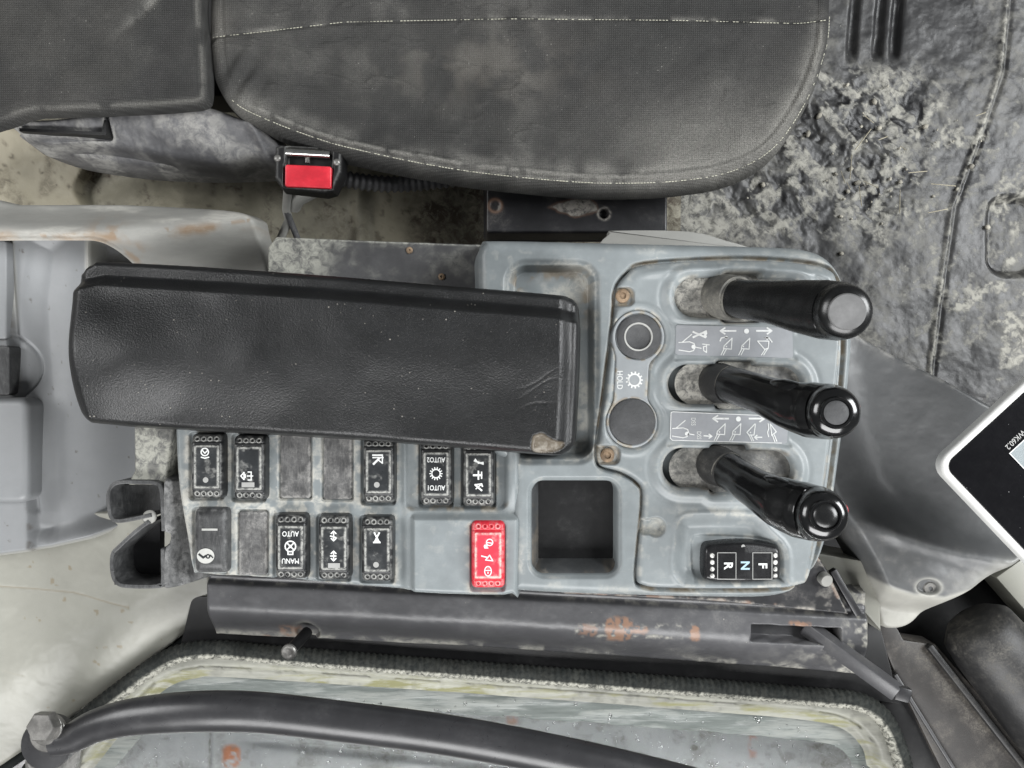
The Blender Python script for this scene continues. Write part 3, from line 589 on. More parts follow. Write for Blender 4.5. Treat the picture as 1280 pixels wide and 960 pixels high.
sweep('slit_bush', [P(187, 648, -40), P(187, 646, -15)], 4.4, m_cream, hb, 14, dome=.4)
def harm(X, Y):
    sd = sd_poly(X, Y, [(166, 480), (222, 480), (216, 545), (208, 596), (216, 606), (160, 606), (163, 598), (168, 588)]); n = fbm(X, Y, 22, 92)
    return dict(z=roll(sd, 3, 2) + .06 * np.maximum(0, Y - 590), sd=sd, dirt=np.clip(.35 + .7 * ss(.4, .6, n), 0, 1))
hf('arm_plate', (155, 476, 228, 612), 1.1, -18, harm, m_plate_dust, hb, maxsd=5)

# ------------------------------------------------------------------ the control console
con = thing('control_console', 'blue grey loader control console with rocker switches and three black levers', 'control console', P(830, 520, -60))
OUT = smooth([(597, 345), (597, 316), (605, 302), (622, 299), (800, 303), (960, 307), (1010, 311), (1038, 324), (1056, 350), (1066, 390), (1068, 430), (1063, 490), (1052, 575), (1040, 655), (1026, 702), (1004, 733), (970, 747), (900, 749), (740, 745), (655, 741), (643, 738), (640, 725), (641, 640), (636, 580), (610, 560), (600, 500)], 4)
LEV = smooth([(766, 400), (769, 362), (783, 341), (806, 329), (900, 323), (980, 325), (1030, 332), (1048, 345), (1053, 375), (1055, 430), (1050, 500), (1040, 590), (1028, 665), (1014, 722), (1000, 734), (960, 738), (840, 738), (803, 734), (795, 722), (798, 680), (803, 620), (796, 604), (776, 592), (752, 585), (745, 572), (748, 540), (757, 470)], 4)
SLOTS = [((869, 371), (985, 373), 25), ((861, 480), (980, 482), 25), ((854, 585), (968, 588), 25)]
def housing(X, Y):
    sd = sd_poly(X, Y, OUT); lv = sd_poly(X, Y, LEV); n = fbm(X, Y, 40, 101); n2 = fbm(X, Y, 11, 102, 3)
    z = roll(sd, 13, 8)
    tr = sd_rect(X, Y, 637, 331, 743, 574, 22); z = z - 3.0 * ss(9, 0, tr) - 13 * ss(1, -6, tr)
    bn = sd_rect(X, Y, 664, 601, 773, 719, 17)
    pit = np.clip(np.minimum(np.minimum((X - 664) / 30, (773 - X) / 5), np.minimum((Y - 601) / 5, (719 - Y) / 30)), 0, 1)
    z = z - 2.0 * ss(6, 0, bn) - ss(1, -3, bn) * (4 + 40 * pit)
    z = z - 3.5 * ss(2.5, -1.5, lv) - 2.5 * np.exp(-((lv - .5) / 2.0) ** 2) - 4 * ss(-8, -16, lv)
    sd = np.maximum(sd, 9 - 3 * (bn + 3))
    notch = sd_rect(X, Y, 633, 731, 643, 760, 3); z = z - 10 * ss(1, -2, notch)
    d = .5 * np.exp(-((lv - 1) / 2.2) ** 2) * ss(.35, .6, n2) + .75 * ss(-2, -8, tr) * ss(.3, .55, n) + .35 * np.exp(-((tr - 3) / 4) ** 2) * ss(.4, .6, n2) + .4 * np.exp(-((sd + 9) / 5) ** 2) * ss(.5, .7, n)
    d = d + .45 * np.exp(-(sd_rect(X, Y, 637, 331, 743, 574, 22) / 3) ** 2) * ss(.4, .55, n2) + .16 * ss(.62, .70, n2) * ss(.45, .6, n)
    d = d + .5 * np.exp(-((X - 790) / 22) ** 2 - ((Y - 600) / 14) ** 2) * ss(.35, .6, n2) + .3 * ss(.6, .7, n2) * np.exp(-((X - 640) / 40) ** 2 - ((Y - 320) / 14) ** 2)
    b = 0 * X
    t = 1.1 * np.exp(-((lv - .8) / 1.8) ** 2) * ss(.42, .62, fbm(X, Y, 16, 104)) + .8 * np.exp(-((tr + 8) / 7) ** 2) * ss(.45, .6, n2) * ss(420, 360, Y) + b * (.35 + .45 * ss(.45, .7, n2))
    return dict(z=z, sd=sd, dirt=np.clip(d, 0, 1), tint=np.clip(t, 0, 1))
hf('housing', (588, 290, 1078, 760), 1.0, 0, housing, m_console, con, maxsd=9)
def binf(X, Y):
    bn = sd_rect(X, Y, 664, 601, 773, 719, 17); n = fbm(X, Y, 26, 105); n2 = fbm(X, Y, 8, 106, 3)
    pit = np.clip(np.minimum(np.minimum((X - 664) / 26, (773 - X) / 3), np.minimum((Y - 601) / 3, (719 - Y) / 34)), 0, 1)
    return dict(z=-4.0 - 48 * ss(0, 1, pit) * ss(1, -3, bn), sd=bn + 2, dirt=np.clip(.7 * np.exp(-((X - 684) / 5) ** 2) * ss(.4, .6, n2) + .25 * ss(.5, .7, n), 0, 1), tint=.5 * ss(.45, .65, n))
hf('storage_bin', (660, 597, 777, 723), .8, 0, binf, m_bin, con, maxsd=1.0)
def levpanel(X, Y):
    sd = sd_poly(X, Y, LEV) + 2.0; n = fbm(X, Y, 40, 111); n2 = fbm(X, Y, 10, 112, 3)
    z = roll(sd, 7, 3.2); d = .45 * np.exp(-((sd + 3) / 3) ** 2) * ss(.45, .65, n2) + .16 * ss(.64, .72, n2) * ss(.45, .6, n); t = 0 * X
    z = z + 2.2 * np.exp(-((sd + 12) / 6) ** 2) * ss(420, 330, Y) * ss(780, 820, X)
    sdt = 1e9; dk = np.minimum(sd_rect(X, Y, 845, 405, 993, 449), sd_rect(X, Y, 836, 513, 986, 556)); fl = ss(-1, 5, dk)
    for a, b, r in SLOTS:
        s = sd_cap(X, Y, a, b, r); sdt = np.minimum(sdt, s)
        notchs = sd_rect(X, Y, a[0] + 33, a[1] - 29, a[0] + 82, a[1] + 32, 6); s = np.minimum(s, notchs)
        z = z + fl * (1.5 * np.exp(-((s - 9) / 5.5) ** 2) - .5 * np.exp(-((s - 19) / 3.5) ** 2)) - 13 * ss(.8, -2.6, s) - .8 * ss(4, 0, s)
        d = d + .6 * np.exp(-((s - 2) / 2.2) ** 2) * ss(.38, .6, n2) + .22 * np.exp(-((s - 9) / 3) ** 2) * ss(.5, .6, n2); t = t + .55 * np.exp(-((s - .5) / 2) ** 2) * ss(.55, .7, n)
    ip = smin(smin(sd_cir(X, Y, 798, 421, 34), sd_cir(X, Y, 790, 528, 33), 30), sd_cap(X, Y, (792, 430), (787, 520), 22), 8)
    z = z - 1.6 * ss(1.5, -1.5, ip) + .9 * np.exp(-((ip - 6) / 4) ** 2); d = d + .7 * np.exp(-((ip - .5) / 2.0) ** 2) * ss(.45, .6, n2); t = t + .5 * np.exp(-((ip) / 2) ** 2) * ss(.55, .68, n2)
    for cx, cy in ((779, 371), (761, 569)):
        s = sd_box(X, Y, cx - 3, cy, 17, 12, 9); z = z - 3.2 * ss(1.5, -2.5, s); d = d + .3 * ss(1, -2, s); t = t + .95 * ss(1, -2, s) * ss(.22, .5, n2)
    s = np.minimum(sd_cir(X, Y, 820, 659, 12), sd_rect(X, Y, 800, 649, 822, 668, 4)); z = z - 5 * ss(1.5, -3, s); d = d + .8 * ss(2, -2, s) * ss(.3, .55, n2)
    w_ = sd_poly(X, Y, WELL); ins = sd_poly(X, Y, WELL2)
    z = z - 6.5 * ss(2, -19, w_) - 1.5 * ss(1, -3, ins) + .7 * np.exp(-((w_ - 3) / 3) ** 2)
    d = d + .4 * np.exp(-((w_) / 1.4) ** 2) * ss(.45, .6, n2) + .5 * np.exp(-((ins + 1) / 3) ** 2) * ss(.4, .6, n2) + .45 * np.exp(-((X - 900) / 60) ** 2 - ((Y - 640) / 6) ** 2) * ss(.4, .6, n2)
    rs = np.abs(X - line_y(Y, [(330, 1046), (430, 1050), (500, 1043), (590, 1032), (665, 1019), (720, 1008)])); z = z - .9 * np.exp(-(rs / 1.5) ** 2) * ss(725, 700, Y); t = t + .5 * np.exp(-(rs / 1.3) ** 2) * ss(.45, .6, n2)
    return dict(z=z, sd=sd, dirt=np.clip(d, 0, 1), tint=np.clip(t, 0, 1))
WELL = smooth([(843, 690), (846, 660), (852, 648), (870, 644), (930, 644), (948, 648), (962, 664), (982, 686), (984, 722), (976, 733), (870, 733), (846, 722), (842, 706)], 3)
WELL2 = smooth([(866, 690), (868, 676), (880, 670), (962, 674), (978, 684), (980, 722), (972, 730), (878, 730), (868, 722)], 3)
hf('lever_panel', (738, 316, 1066, 748), 1.0, 2.5, levpanel, m_lever_panel, con, maxsd=4.5)

# switch panel
SWO = smooth([(218, 545), (219, 500), (240, 470), (630, 470), (648, 500), (648, 725), (640, 740), (600, 741.5), (512, 738), (330, 723), (250, 719), (239, 712), (232, 670), (222, 610)], 3)
SW = [(258, 583, 'gauge'), (311, 585, 'blade'), (473, 589, 'arrow'), (545, 592, 'auto12'), (598, 593, 'light'), (262, 677, 'dome'), (363, 684, 'fan'), (417, 685, 'two'), (471, 687, 'xmark'), (610, 694, 'red')]
BL = [(369, 583, 38, 80), (422, 585, 36, 79), (316, 679, 36, 80)]
def swpanel(X, Y):
    sd = sd_poly(X, Y, SWO); n = fbm(X, Y, 40, 121); n2 = fbm(X, Y, 11, 122, 3)
    blk = sd_rect(X, Y, 513, 641, 700, 800, 7); rec = sd_rect(X, Y, 507, 400, 634, 637, 10)
    z = roll(sd, 7, 5) + 5 * ss(1, -8, blk) + 2.5 * ss(500, 512, X) - 3.0 * ss(2, -4, rec) + 5 * ss(624, 642, X) * ss(645, 600, Y)
    d = .35 * ss(.5, .7, n) * ss(420, 240, X) + .16 * ss(.62, .70, n2) * ss(.45, .6, n); t = .6 * np.exp(-((rec + 3) / 4) ** 2) * ss(.45, .62, n2) * ss(610, 630, Y)
    for cx, cy, k in SW:
        s = sd_box(X, Y, cx, cy, 22, 43, 5); z = z - 3 * ss(.5, -2, s); d = d + .85 * np.exp(-((s - 2.5) / 3.5) ** 2) * ss(.34, .58, n2) * ss(640, 330, X) + .4 * np.exp(-((s - 1.5) / 2) ** 2) * ss(.45, .6, n2); t = t + .5 * np.exp(-((s - 1) / 2) ** 2) * ss(.52, .66, n2)
    for cx, cy, w_, h_ in BL:
        s = sd_box(X, Y, cx, cy, w_ / 2 + 2, h_ / 2 + 2, 4); z = z - 2.4 * ss(1, -1.2, s); d = d + .95 * np.exp(-((s) / 2.2) ** 2) * ss(.25, .5, n2) + .5 * np.exp(-((s - 4) / 4) ** 2) * ss(.4, .6, n2)
    d = d + .8 * ss(260, 225, X) * ss(.3, .6, n) + .55 * np.exp(-((Y - 631) / 7) ** 2) * ss(.4, .6, n2) * ss(480, 380, X)
    return dict(z=z, sd=sd, dirt=np.clip(d, 0, 1), tint=np.clip(t, 0, 1))
hf('switch_panel', (208, 462, 668, 752), 1.0, -6, swpanel, m_console, con, maxsd=6)
prism('body_shell', [(602, 320), (1040, 330), (1055, 400), (1030, 660), (980, 735), (650, 728), (640, 700), (250, 705), (235, 560), (600, 530)], -120, -20, m_black, con)
prism('rear_ledge', smooth([(762, 292), (770, 288), (860, 289), (905, 300), (930, 312), (760, 312)], 3), -30, -16, m_cream, con, .8)
for cx, cy, w_, h_ in BL:
    def bf(X, Y):
        s = sd_box(X, Y, cx, cy, w_ / 2, h_ / 2, 4); n = fbm(X + 14 * fbm(X, Y, 20, 3), Y + 20 * fbm(X, Y, 22, 4), 12, int(cx), 4)
        return dict(z=roll(s, 2.5, .8) + .25 * (n - .5), sd=s, dirt=np.clip(.9 * np.exp(-((s + 1) / 2.2) ** 2) * ss(.3, .6, n) + .35 * ss(.45, .7, n), 0, 1))
    hf('switch_blank', (cx - 24, cy - 46, cx + 24, cy + 46), .9, -6.2, bf, m_blank, con, maxsd=2.5)

# rocker switches
ZT = 3.2                                                     # height of a switch face
def rocker(cx, cy, mat, mface, zt=ZT, w_=39, h_=81, seed=0, dome=False):
    hw, hh = w_ / 2, h_ / 2
    def body(X, Y):
        u, v = X - cx, Y - cy; s = sd_box(X, Y, cx, cy, hw, hh, 5.5); n = fbm(X, Y, 7, 130 + seed, 3)
        z = roll(s, 4.5 if not dome else 9, 2.4 if not dome else 3.5) - 1.7 * ss(27, 40, np.abs(v)) + (-.9 * (np.abs(u) / hw) ** 2 if dome else 0)
        wr = .0 * X
        if not dome:
            z = z - .7 * ss(29.5, 31, np.abs(v)) * ss(32.5, 31, np.abs(v))
            for i in range(4):
                for sg in (-1, 1):
                    q = np.hypot(u - (-12.2 + 8.1 * i), (v - sg * (hh - 6.2)))
                    z = z + .5 * np.exp(-((q - 2.6) / .8) ** 2) - .8 * ss(2.2, 1.2, q); wr = wr + 1.1 * np.exp(-((q - 2.7) / .75) ** 2) * ss(.18, .45, n)
        wr = wr + .35 * np.exp(-((s + 2) / 1.6) ** 2) * ss(.4, .6, n)
        return dict(z=z, sd=s, dirt=np.clip(wr, 0, 1))
    o = hf('rocker_switch', (cx - hw - 6, cy - hh - 6, cx + hw + 6, cy + hh + 6), .7, zt, body, mat, con, maxsd=4.2)
    if not dome:
        def face(X, Y):
            s = sd_box(X, Y, cx, cy + .5, hw - 3.4, hh - 13.0, 2); n = fbm(X, Y, 9, 150 + seed, 4)
            return dict(z=roll(s, 1.6, .45), sd=s, dirt=np.clip(1.25 * np.exp(-((s + 1.6) / 1.35) ** 2) * ss(.12, .42, n) + .3 * ss(.62, .75, n), 0, 1))
        hf('face_plate', (cx - hw - 2, cy - hh - 2, cx + hw + 2, cy + hh + 2), .7, zt + .55, face, mface, o, maxsd=1.2)
    return o
def gear(cx, cy, r, n=12): return [ring(cx, cy, r, 22)] + [[(cx + (r + .6) * math.cos(a), cy + (r + .6) * math.sin(a)), (cx + (r + 2.6) * math.cos(a), cy + (r + 2.6) * math.sin(a))] for a in [2 * math.pi * k / n for k in range(n)]]
for i, (cx, cy, kind) in enumerate(SW):
    zt = ZT + (3.2 if kind == 'red' else 0.8 if kind in ('auto12', 'light') else 0)
    o = rocker(cx, cy, m_scuffed if kind == 'dome' else m_red if kind == 'red' else m_switch, m_red_face if kind == 'red' else m_face, zt, 41 if kind in ('dome', 'red') else 39, 84 if kind == 'red' else 81, i, kind == 'dome')
    zi = zt + .75; x, y = cx, cy
    if kind == 'gauge':
        o['label'] = 'worn black switch with a gauge symbol and a grey dot'
        ink('gauge_symbol', [ring(x - 2, y - 18, 4.6), [(x - 5, y - 20), (x - 2, y - 16.5), (x + 1.5, y - 20)], [(x - 6.5, y - 11.5), (x - 2, y - 10.2), (x + 3, y - 11.5)]], zi, m_white, o, 1.5)
        ink('indicator_dot', [], zi, m_grey_print, o, discs=[(x - 1, y + 17, 3.5)])
    if kind == 'blade':
        o['label'] = 'worn black switch with a left arrow symbol above a grey bar'
        ink('arrow_symbol', [[(x - 10, y + 10), (x - 6, y + 5.5), (x - 6, y + 14.5), (x - 10, y + 10)], [(x - 4.5, y + 8), (x - 4.5, y + 12)], [(x - 1, y + 5), (x + 3, y + 5), (x + 3, y + 15), (x - 1, y + 15)], [(x - 2, y + 10), (x + 5, y + 10)]], zi, m_white, o, 1.4)
        ink('grey_bar', [], zi, m_grey_print, o, polys=[[(x - 9, y + 18), (x + 7, y + 18), (x + 7, y + 24), (x - 9, y + 24)]])
    if kind == 'arrow':
        o['label'] = 'black switch with a bold bent arrow and a grey dot'
        ink('bent_arrow_symbol', [(2.2, [(x - 7, y - 20), (x + 5, y - 20)]), (1.6, [(x - 7, y - 17), (x + 6, y - 17)]), (2.6, [(x - 6, y - 9), (x + 1, y - 16)]), (1.6, [(x + 5, y - 20), (x + 5, y - 10), (x, y - 14)])], zi, m_white, o)
        ink('indicator_dot', [], zi, m_grey_print, o, discs=[(x - 2, y + 17, 3.6)])
    if kind == 'auto12':
        o['label'] = 'black switch reading AUTO1 and AUTO2 round a gear ring'
        text('auto_lettering', 'AUTO2', x, y - 17.5, zi, 6.2, 180, m_white, o, .012, .78); text('auto_lettering', 'AUTO1', x, y + 17.5, zi, 6.2, 180, m_white, o, .012, .78)
        ink('gear_symbol', gear(x, y, 5.2, 14), zi, m_white, o, 1.3)
    if kind == 'light':
        o['label'] = 'black switch with three small white symbols next to the console step'
        ink('three_symbols', [(2.0, [(x - 5, y - 17), (x + 6, y - 13)]), (1.6, [(x - 4, y - 19), (x, y - 14), (x + 6, y - 15)]), (2.0, [(x, y - 4), (x, y + 6)]), (2.6, [(x - 6, y + 1), (x + 4, y + 1)]), (1.6, [(x + 4, y - 3), (x + 4, y + 5)]), (2.2, [(x - 4, y + 13), (x + 4, y + 20)]), (1.8, [(x - 4, y + 13), (x + 4, y + 12), (x + 5, y + 15)]), (1.5, [(x - 3, y + 18), (x + 3, y + 13)])], zi, m_white, o)
    if kind == 'dome':
        o['label'] = 'scuffed rounded black switch with a white oval emblem'
        ink('white_bar', [(2.6, [(x - 9, y - 15), (x + 9, y - 15)])], zi - .45, m_cap_white, o)
        ink('oval_emblem', [], zi - .4, m_cap_white, o, polys=[circle(x - 5, y + 18, 11, 24, 9.5)])
        ink('emblem_motif', [(2.6, [(x - 13, y + 16), (x - 8, y + 20), (x - 5, y + 18)]), (1.6, ring(x - 2, y + 18.5, 2.2, 10)), (1.5, [(x + 1, y + 17), (x + 4, y + 20)])], zi - .3, m_face, o)
    if kind == 'fan':
        o['label'] = 'black switch with a fan symbol between AUTO and MANU'
        text('auto_lettering', 'AUTO', x, y - 17, zi, 6.4, 180, m_white, o, .012, .82); text('manu_lettering', 'MANU', x, y + 17, zi, 6.4, 180, m_white, o, .012, .82)
        ink('fan_symbol', [ring(x, y - 1, 6.6), [(x - 4, y - 5), (x + 4, y + 3)], [(x + 4, y - 5), (x - 4, y + 3)], [(x - 3, y + 5), (x - 3, y + 9), (x + 3, y + 9), (x + 3, y + 5)]], zi, m_white, o, 1.6, discs=[(x, y - 1, 2)])
    if kind == 'two':
        o['label'] = 'black switch with two white arrow symbols and a grey bar'
        for dy in (-15, 10): ink('arrow_symbol', [[(x - 3, y + dy - 3), (x, y + dy - 6), (x + 3, y + dy - 3)], [(x - 3, y + dy + 3), (x, y + dy + 6), (x + 3, y + dy + 3)], [(x, y + dy - 5), (x, y + dy + 5)], [(x - 4, y + dy), (x + 3, y + dy + (2 if dy < 0 else 0))]], zi, m_white, o, 1.6)
        ink('grey_bar', [], zi, m_grey_print, o, polys=[[(x - 7, y + 19), (x + 8, y + 19), (x + 8, y + 25), (x - 7, y + 25)]])
    if kind == 'xmark':
        o['label'] = 'black switch with a white crossed symbol and a grey dot'
        ink('crossed_symbol', [(2.0, [(x - 3, y - 21), (x + 3, y - 9)]), (2.0, [(x + 3, y - 21), (x - 3, y - 9)]), (2.0, [(x - 4, y - 9), (x + 4, y - 9)])], zi, m_white, o, discs=[(x, y - 11, 2)])
        ink('indicator_dot', [], zi, m_grey_print, o, discs=[(x - 1, y + 19, 3.6)])
    if kind == 'red':
        o['label'] = 'bright red switch with two padlock symbols'
        ink('padlock_symbol', [ring(x + 2, y - 16, 4), [(x - 4, y - 12), (x - 4, y - 9), (x, y - 9)], [(x - 2, y - 16), (x + 5, y - 15)]], zi, m_pink, o, 1.3, discs=[(x - 3, y - 11, 2.4)])
        ink('bucket_symbol', [(1.6, [(x - 8, y + 1), (x, y + 3)]), (1.4, [(x + 2, y), (x + 6, y + 7), (x - 3, y + 6), (x + 2, y)])], zi, m_pink, o)
        ink('padlock_symbol', [ring(x, y + 20, 4.2, 16, 6), [(x - 4, y + 19), (x + 4, y + 19)], [(x, y + 21), (x, y + 23)]], zi, m_pink, o, 1.3)

# forward / neutral / reverse switch
def fnr(X, Y):
    s = sd_poly(X, Y, FNR); z = roll(s, 5, 3) - 1.1 * np.abs(X - 931) / 45 * 1.4 - 1.3 * ss(692, 681, Y)
    wr = 0 * X
    for i in range(4):
        for xx in (891, 970):
            q = np.hypot(X - xx, Y - (695 + 8.5 * i)); z = z + .5 * ss(2.8, 1.5, q); wr = wr + 1.2 * ss(3.0, 2.2, q)
    return dict(z=z, sd=s, dirt=np.clip(wr, 0, 1))
FNR = smooth([(881, 694), (884, 683), (896, 680), (930, 678), (964, 681), (976, 688), (977, 718), (971, 726), (930, 728), (888, 727), (881, 718)], 3)
m_fnr = M('black_selector_plastic', (0.012, 0.012, 0.013), 0.28, 0.3, (0.75, 0.74, 0.70), 0.03, 70, bump=0.05)
o = hf('direction_switch', (874, 670, 984, 734), .7, 5.5, fnr, m_fnr, con, maxsd=4.2); o['label'] = 'black selector switch lettered F, N and R'
for nm, s_, xx, m_ in (('forward_letter', 'F', 953, m_white), ('neutral_letter', 'N', 931, m_blue_print), ('reverse_letter', 'R', 910, m_white)): text(nm, s_, xx, 707, 5.75 - (0 if s_ == 'N' else .4), 10.5, 90, m_, o, .03)
for nm, a, b in (('legend_frame', 897, 920), ('legend_frame', 941, 965)): ink(nm, [[(a, 691), (b, 691), (b, 724), (a, 724), (a, 691)]], 5.3, m_grey_print, o, .9)
ink('pilot_lamp', [], 4.4, m_grey_print, o, discs=[(929, 683, 2.4)])

# indicator plate with its two buttons
def iplate(X, Y):
    s = smin(smin(sd_cir(X, Y, 798, 421, 33), sd_cir(X, Y, 790, 528, 32), 30), sd_cap(X, Y, (792, 430), (787, 520), 21), 8); n2 = fbm(X, Y, 9, 141, 3)
    t = .9 * ss(-5, -1, s) * ss(.5, .64, n2); z = roll(s, 2.5, .7)
    for cx, cy, r in ((798, 421, 29), (790, 527, 29.5)): q = sd_cir(X, Y, cx, cy, r); z = z - 1.0 * ss(.5, -1, q); t = t + .8 * np.exp(-((q - .5) / 1.4) ** 2) * ss(.45, .6, n2)
    return dict(z=z, sd=s, dirt=.7 * np.exp(-((s + 2) / 2) ** 2) * ss(.4, .6, n2), tint=np.clip(t, 0, 1))
ip = hf('indicator_plate', (752, 382, 842, 568), .9, 2.6, iplate, m_plate, con, maxsd=2)
text('hold_lettering', 'HOLD', 774.5, 475, 2.75, 7.0, 90, m_white, ip, .01, .85)
ink('gear_symbol', gear(793, 475, 7.4, 13), 2.75, m_white, ip, 2.0)
b1 = lathe('round_button', P(798, 421, 1), (0, 0, 1), [(13.8, 0), (13.8, 2.4), (13.2, 2.8), (8.6, 2.8), (8.2, 2.2), (6, 1.6), (3, 1.2), (1, 1.0)], m_button, ip, 36); b1['label'] = 'round button with a pale ring round its hollow'
lathe('button_ring', P(798, 421, 3.4), (0, 0, 1), [(8.9, 0), (8.9, .7), (8.0, .7), (7.9, 0), (7.8, -.2)], m_cap_white, ip, 36, False)
lathe('round_button', P(790, 527, 1), (0, 0, 1), [(14.2, 0), (14.2, 1.9), (13.6, 2.3), (8, 2.4), (1, 2.4)], m_button, ip, 36)['label'] = 'flat grainy round button'
for x, y in ((778, 370), (759, 569)): lathe('panel_screw', P(x, y, -.4), (0, 0, 1), [(4.4, 0), (4.4, 1.6), (3.6, 2.4), (2.2, 2.6), (1.9, 1.6), (.5, 1.5)], m_rusty, con, 18)

# decals
def zp(x, y): return (830 + x / 5.644, 390 + y / 5.644)
def zl(L): return [zp(*p) for p in L]
def bucket(dx, dy, flip=False):
    L = [[(480, 185), (475, 262), (420, 258), (425, 238), (480, 185)], [(425, 257), (402, 303)], [(441, 260), (418, 303)]] if not flip else [[(535, 205), (615, 205), (610, 255), (585, 264), (535, 205)], [(590, 262), (563, 303)], [(605, 260), (578, 303)]]
    return [zl([(x + dx, y + dy) for x, y in l]) for l in L]
def arrows(y, x0):
    return [(2.2, zl([(x0 + 108, y), (x0 + 4, y)])), (2.0, zl([(x0 + 32, y - 21), (x0, y), (x0 + 32, y + 22)])), (2.2, zl([(x0 + 256, y), (x0 + 356, y)])), (2.0, zl([(x0 + 330, y - 21), (x0 + 362, y), (x0 + 330, y + 22)]))]
def lever_sym(dy, dx=0):
    o_ = lambda L: zl([(x + dx, y + dy) for x, y in L])
    return [o_([(105, 215), (180, 210), (212, 222), (220, 248), (208, 272), (180, 280), (105, 268)]), o_([(130, 212), (195, 158)])]
ZD = 3.15
d1 = prism('lever_decal', [zp(x, y) for x, y in ((95, 92), (880, 112), (905, 125), (912, 310), (900, 325), (100, 302), (80, 290), (85, 100))], 2.2, 2.95, m_decal, con); d1['label'] = 'grey sticker with white grab and bucket tilt symbols'
L = lever_sym(0) + arrows(133, 398) + bucket(0, 0) + bucket(125, 0) + bucket(125, 0, True)
L += [(2.4, zl([(206, 140), (292, 178)])), (2.4, zl([(206, 178), (298, 135)])), zl([(220, 247), (262, 256)]), zl([(272, 226), (320, 232)]), zl([(300, 228), (300, 285), (280, 272), (278, 245), (300, 240)]), (1.6, zl([(396, 204), (404, 184), (425, 178), (450, 184)])), (1.6, zl([(715, 182), (740, 182), (762, 212)]))]
ink('white_symbols', L, ZD, m_white, d1, 1.25, discs=[(*zp(582, 135), 3.2), (*zp(208, 245), 2.6), (*zp(292, 150), 2.4), (*zp(290, 172), 2.2), (*zp(440, 243), .9), (*zp(560, 243), .9), (*zp(440, 180), 2), (*zp(728, 184), 2)])
d2 = prism('lever_decal', [zp(x, y) for x, y in ((60, 702), (860, 735), (880, 750), (868, 920), (850, 930), (60, 905), (42, 890), (46, 715))], 2.2, 2.95, m_decal, con); d2['label'] = 'grey sticker with DSS lettering and white bucket symbols'
ink('sticker_border', [zl([(830, 925), (60, 905), (44, 890), (50, 708), (66, 704), (840, 736)])], ZD - .08, m_white, d2, .9)
L = lever_sym(607, -45) + arrows(752, 346) + bucket(-48, 603) + bucket(62, 603) + [zl([(640, 790), (585, 850), (600, 868), (635, 868), (645, 790)]), zl([(600, 868), (620, 910)]), zl([(612, 866), (632, 908)]), zl([(750, 790), (792, 845), (760, 870), (750, 790)]), zl([(765, 870), (782, 915)]), zl([(778, 866), (796, 912)]), zl([(735, 788), (740, 820), (730, 850), (738, 880)]), (1.5, zl([(282, 873), (335, 877)])), (1.5, zl([(318, 862), (338, 877), (318, 890)])), (1.5, zl([(690, 884), (640, 884)])), (1.5, zl([(656, 870), (638, 884), (656, 898)])), (1.3, zl([(170, 858), (212, 866)])), (2.2, zl([(728, 758), (768, 758)]))]
ink('white_symbols', L, ZD, m_white, d2, 1.25, discs=[(*zp(525, 755), 3.2), (*zp(162, 858), 2.6), (*zp(392, 846), .9), (*zp(502, 846), .9), (*zp(610, 850), .9), (*zp(758, 850), .9)])
for x, y in ((206, 773), (246, 870)): text('dss_lettering', 'DSS', *zp(x, y), ZD, 5.4, 90, m_white, d2, .0, .80)

# levers and the slides in their slots
LEVS = [([(903, 371, -3), (912, 372, 6), (922, 373, 14)], [(917, 373, 11), (936, 375, 20), (965, 378, 34), (1000, 383, 47), (1030, 387, 58), (1049, 389, 68), (1056, 389.5, 79)], [11.8, 11.8, 12.6, 15.2, 16.6, 16.2, 14.4], m_lever_matt, m_boot, 14.2),
        ([(893, 478, -6), (902, 479, 2), (912, 481, 9)], [(909, 480, 7), (926, 484.5, 17), (954, 494, 32), (986, 506, 46), (1014, 512.5, 56), (1036, 514.5, 66), (1043, 515.5, 76)], [11.2, 11.2, 11.5, 13.8, 15.8, 15.4, 13.6], m_lever, m_boot_dark, 12.4),
        ([(890, 580, -6), (900, 583, 2), (911, 588, 9)], [(907, 586, 7), (922, 596, 17), (945, 611, 32), (974, 627, 46), (1000, 637, 55), (1021, 642, 64), (1029, 644, 74)], [11.1, 11.1, 11.8, 14.6, 16.0, 15.4, 13.4], m_lever, m_boot_dark, 12.4)]
LBL = ['rear lever with flat grey worn cap', 'middle lever with ringed cap', 'front lever with ringed cap, closest to the direction switch']
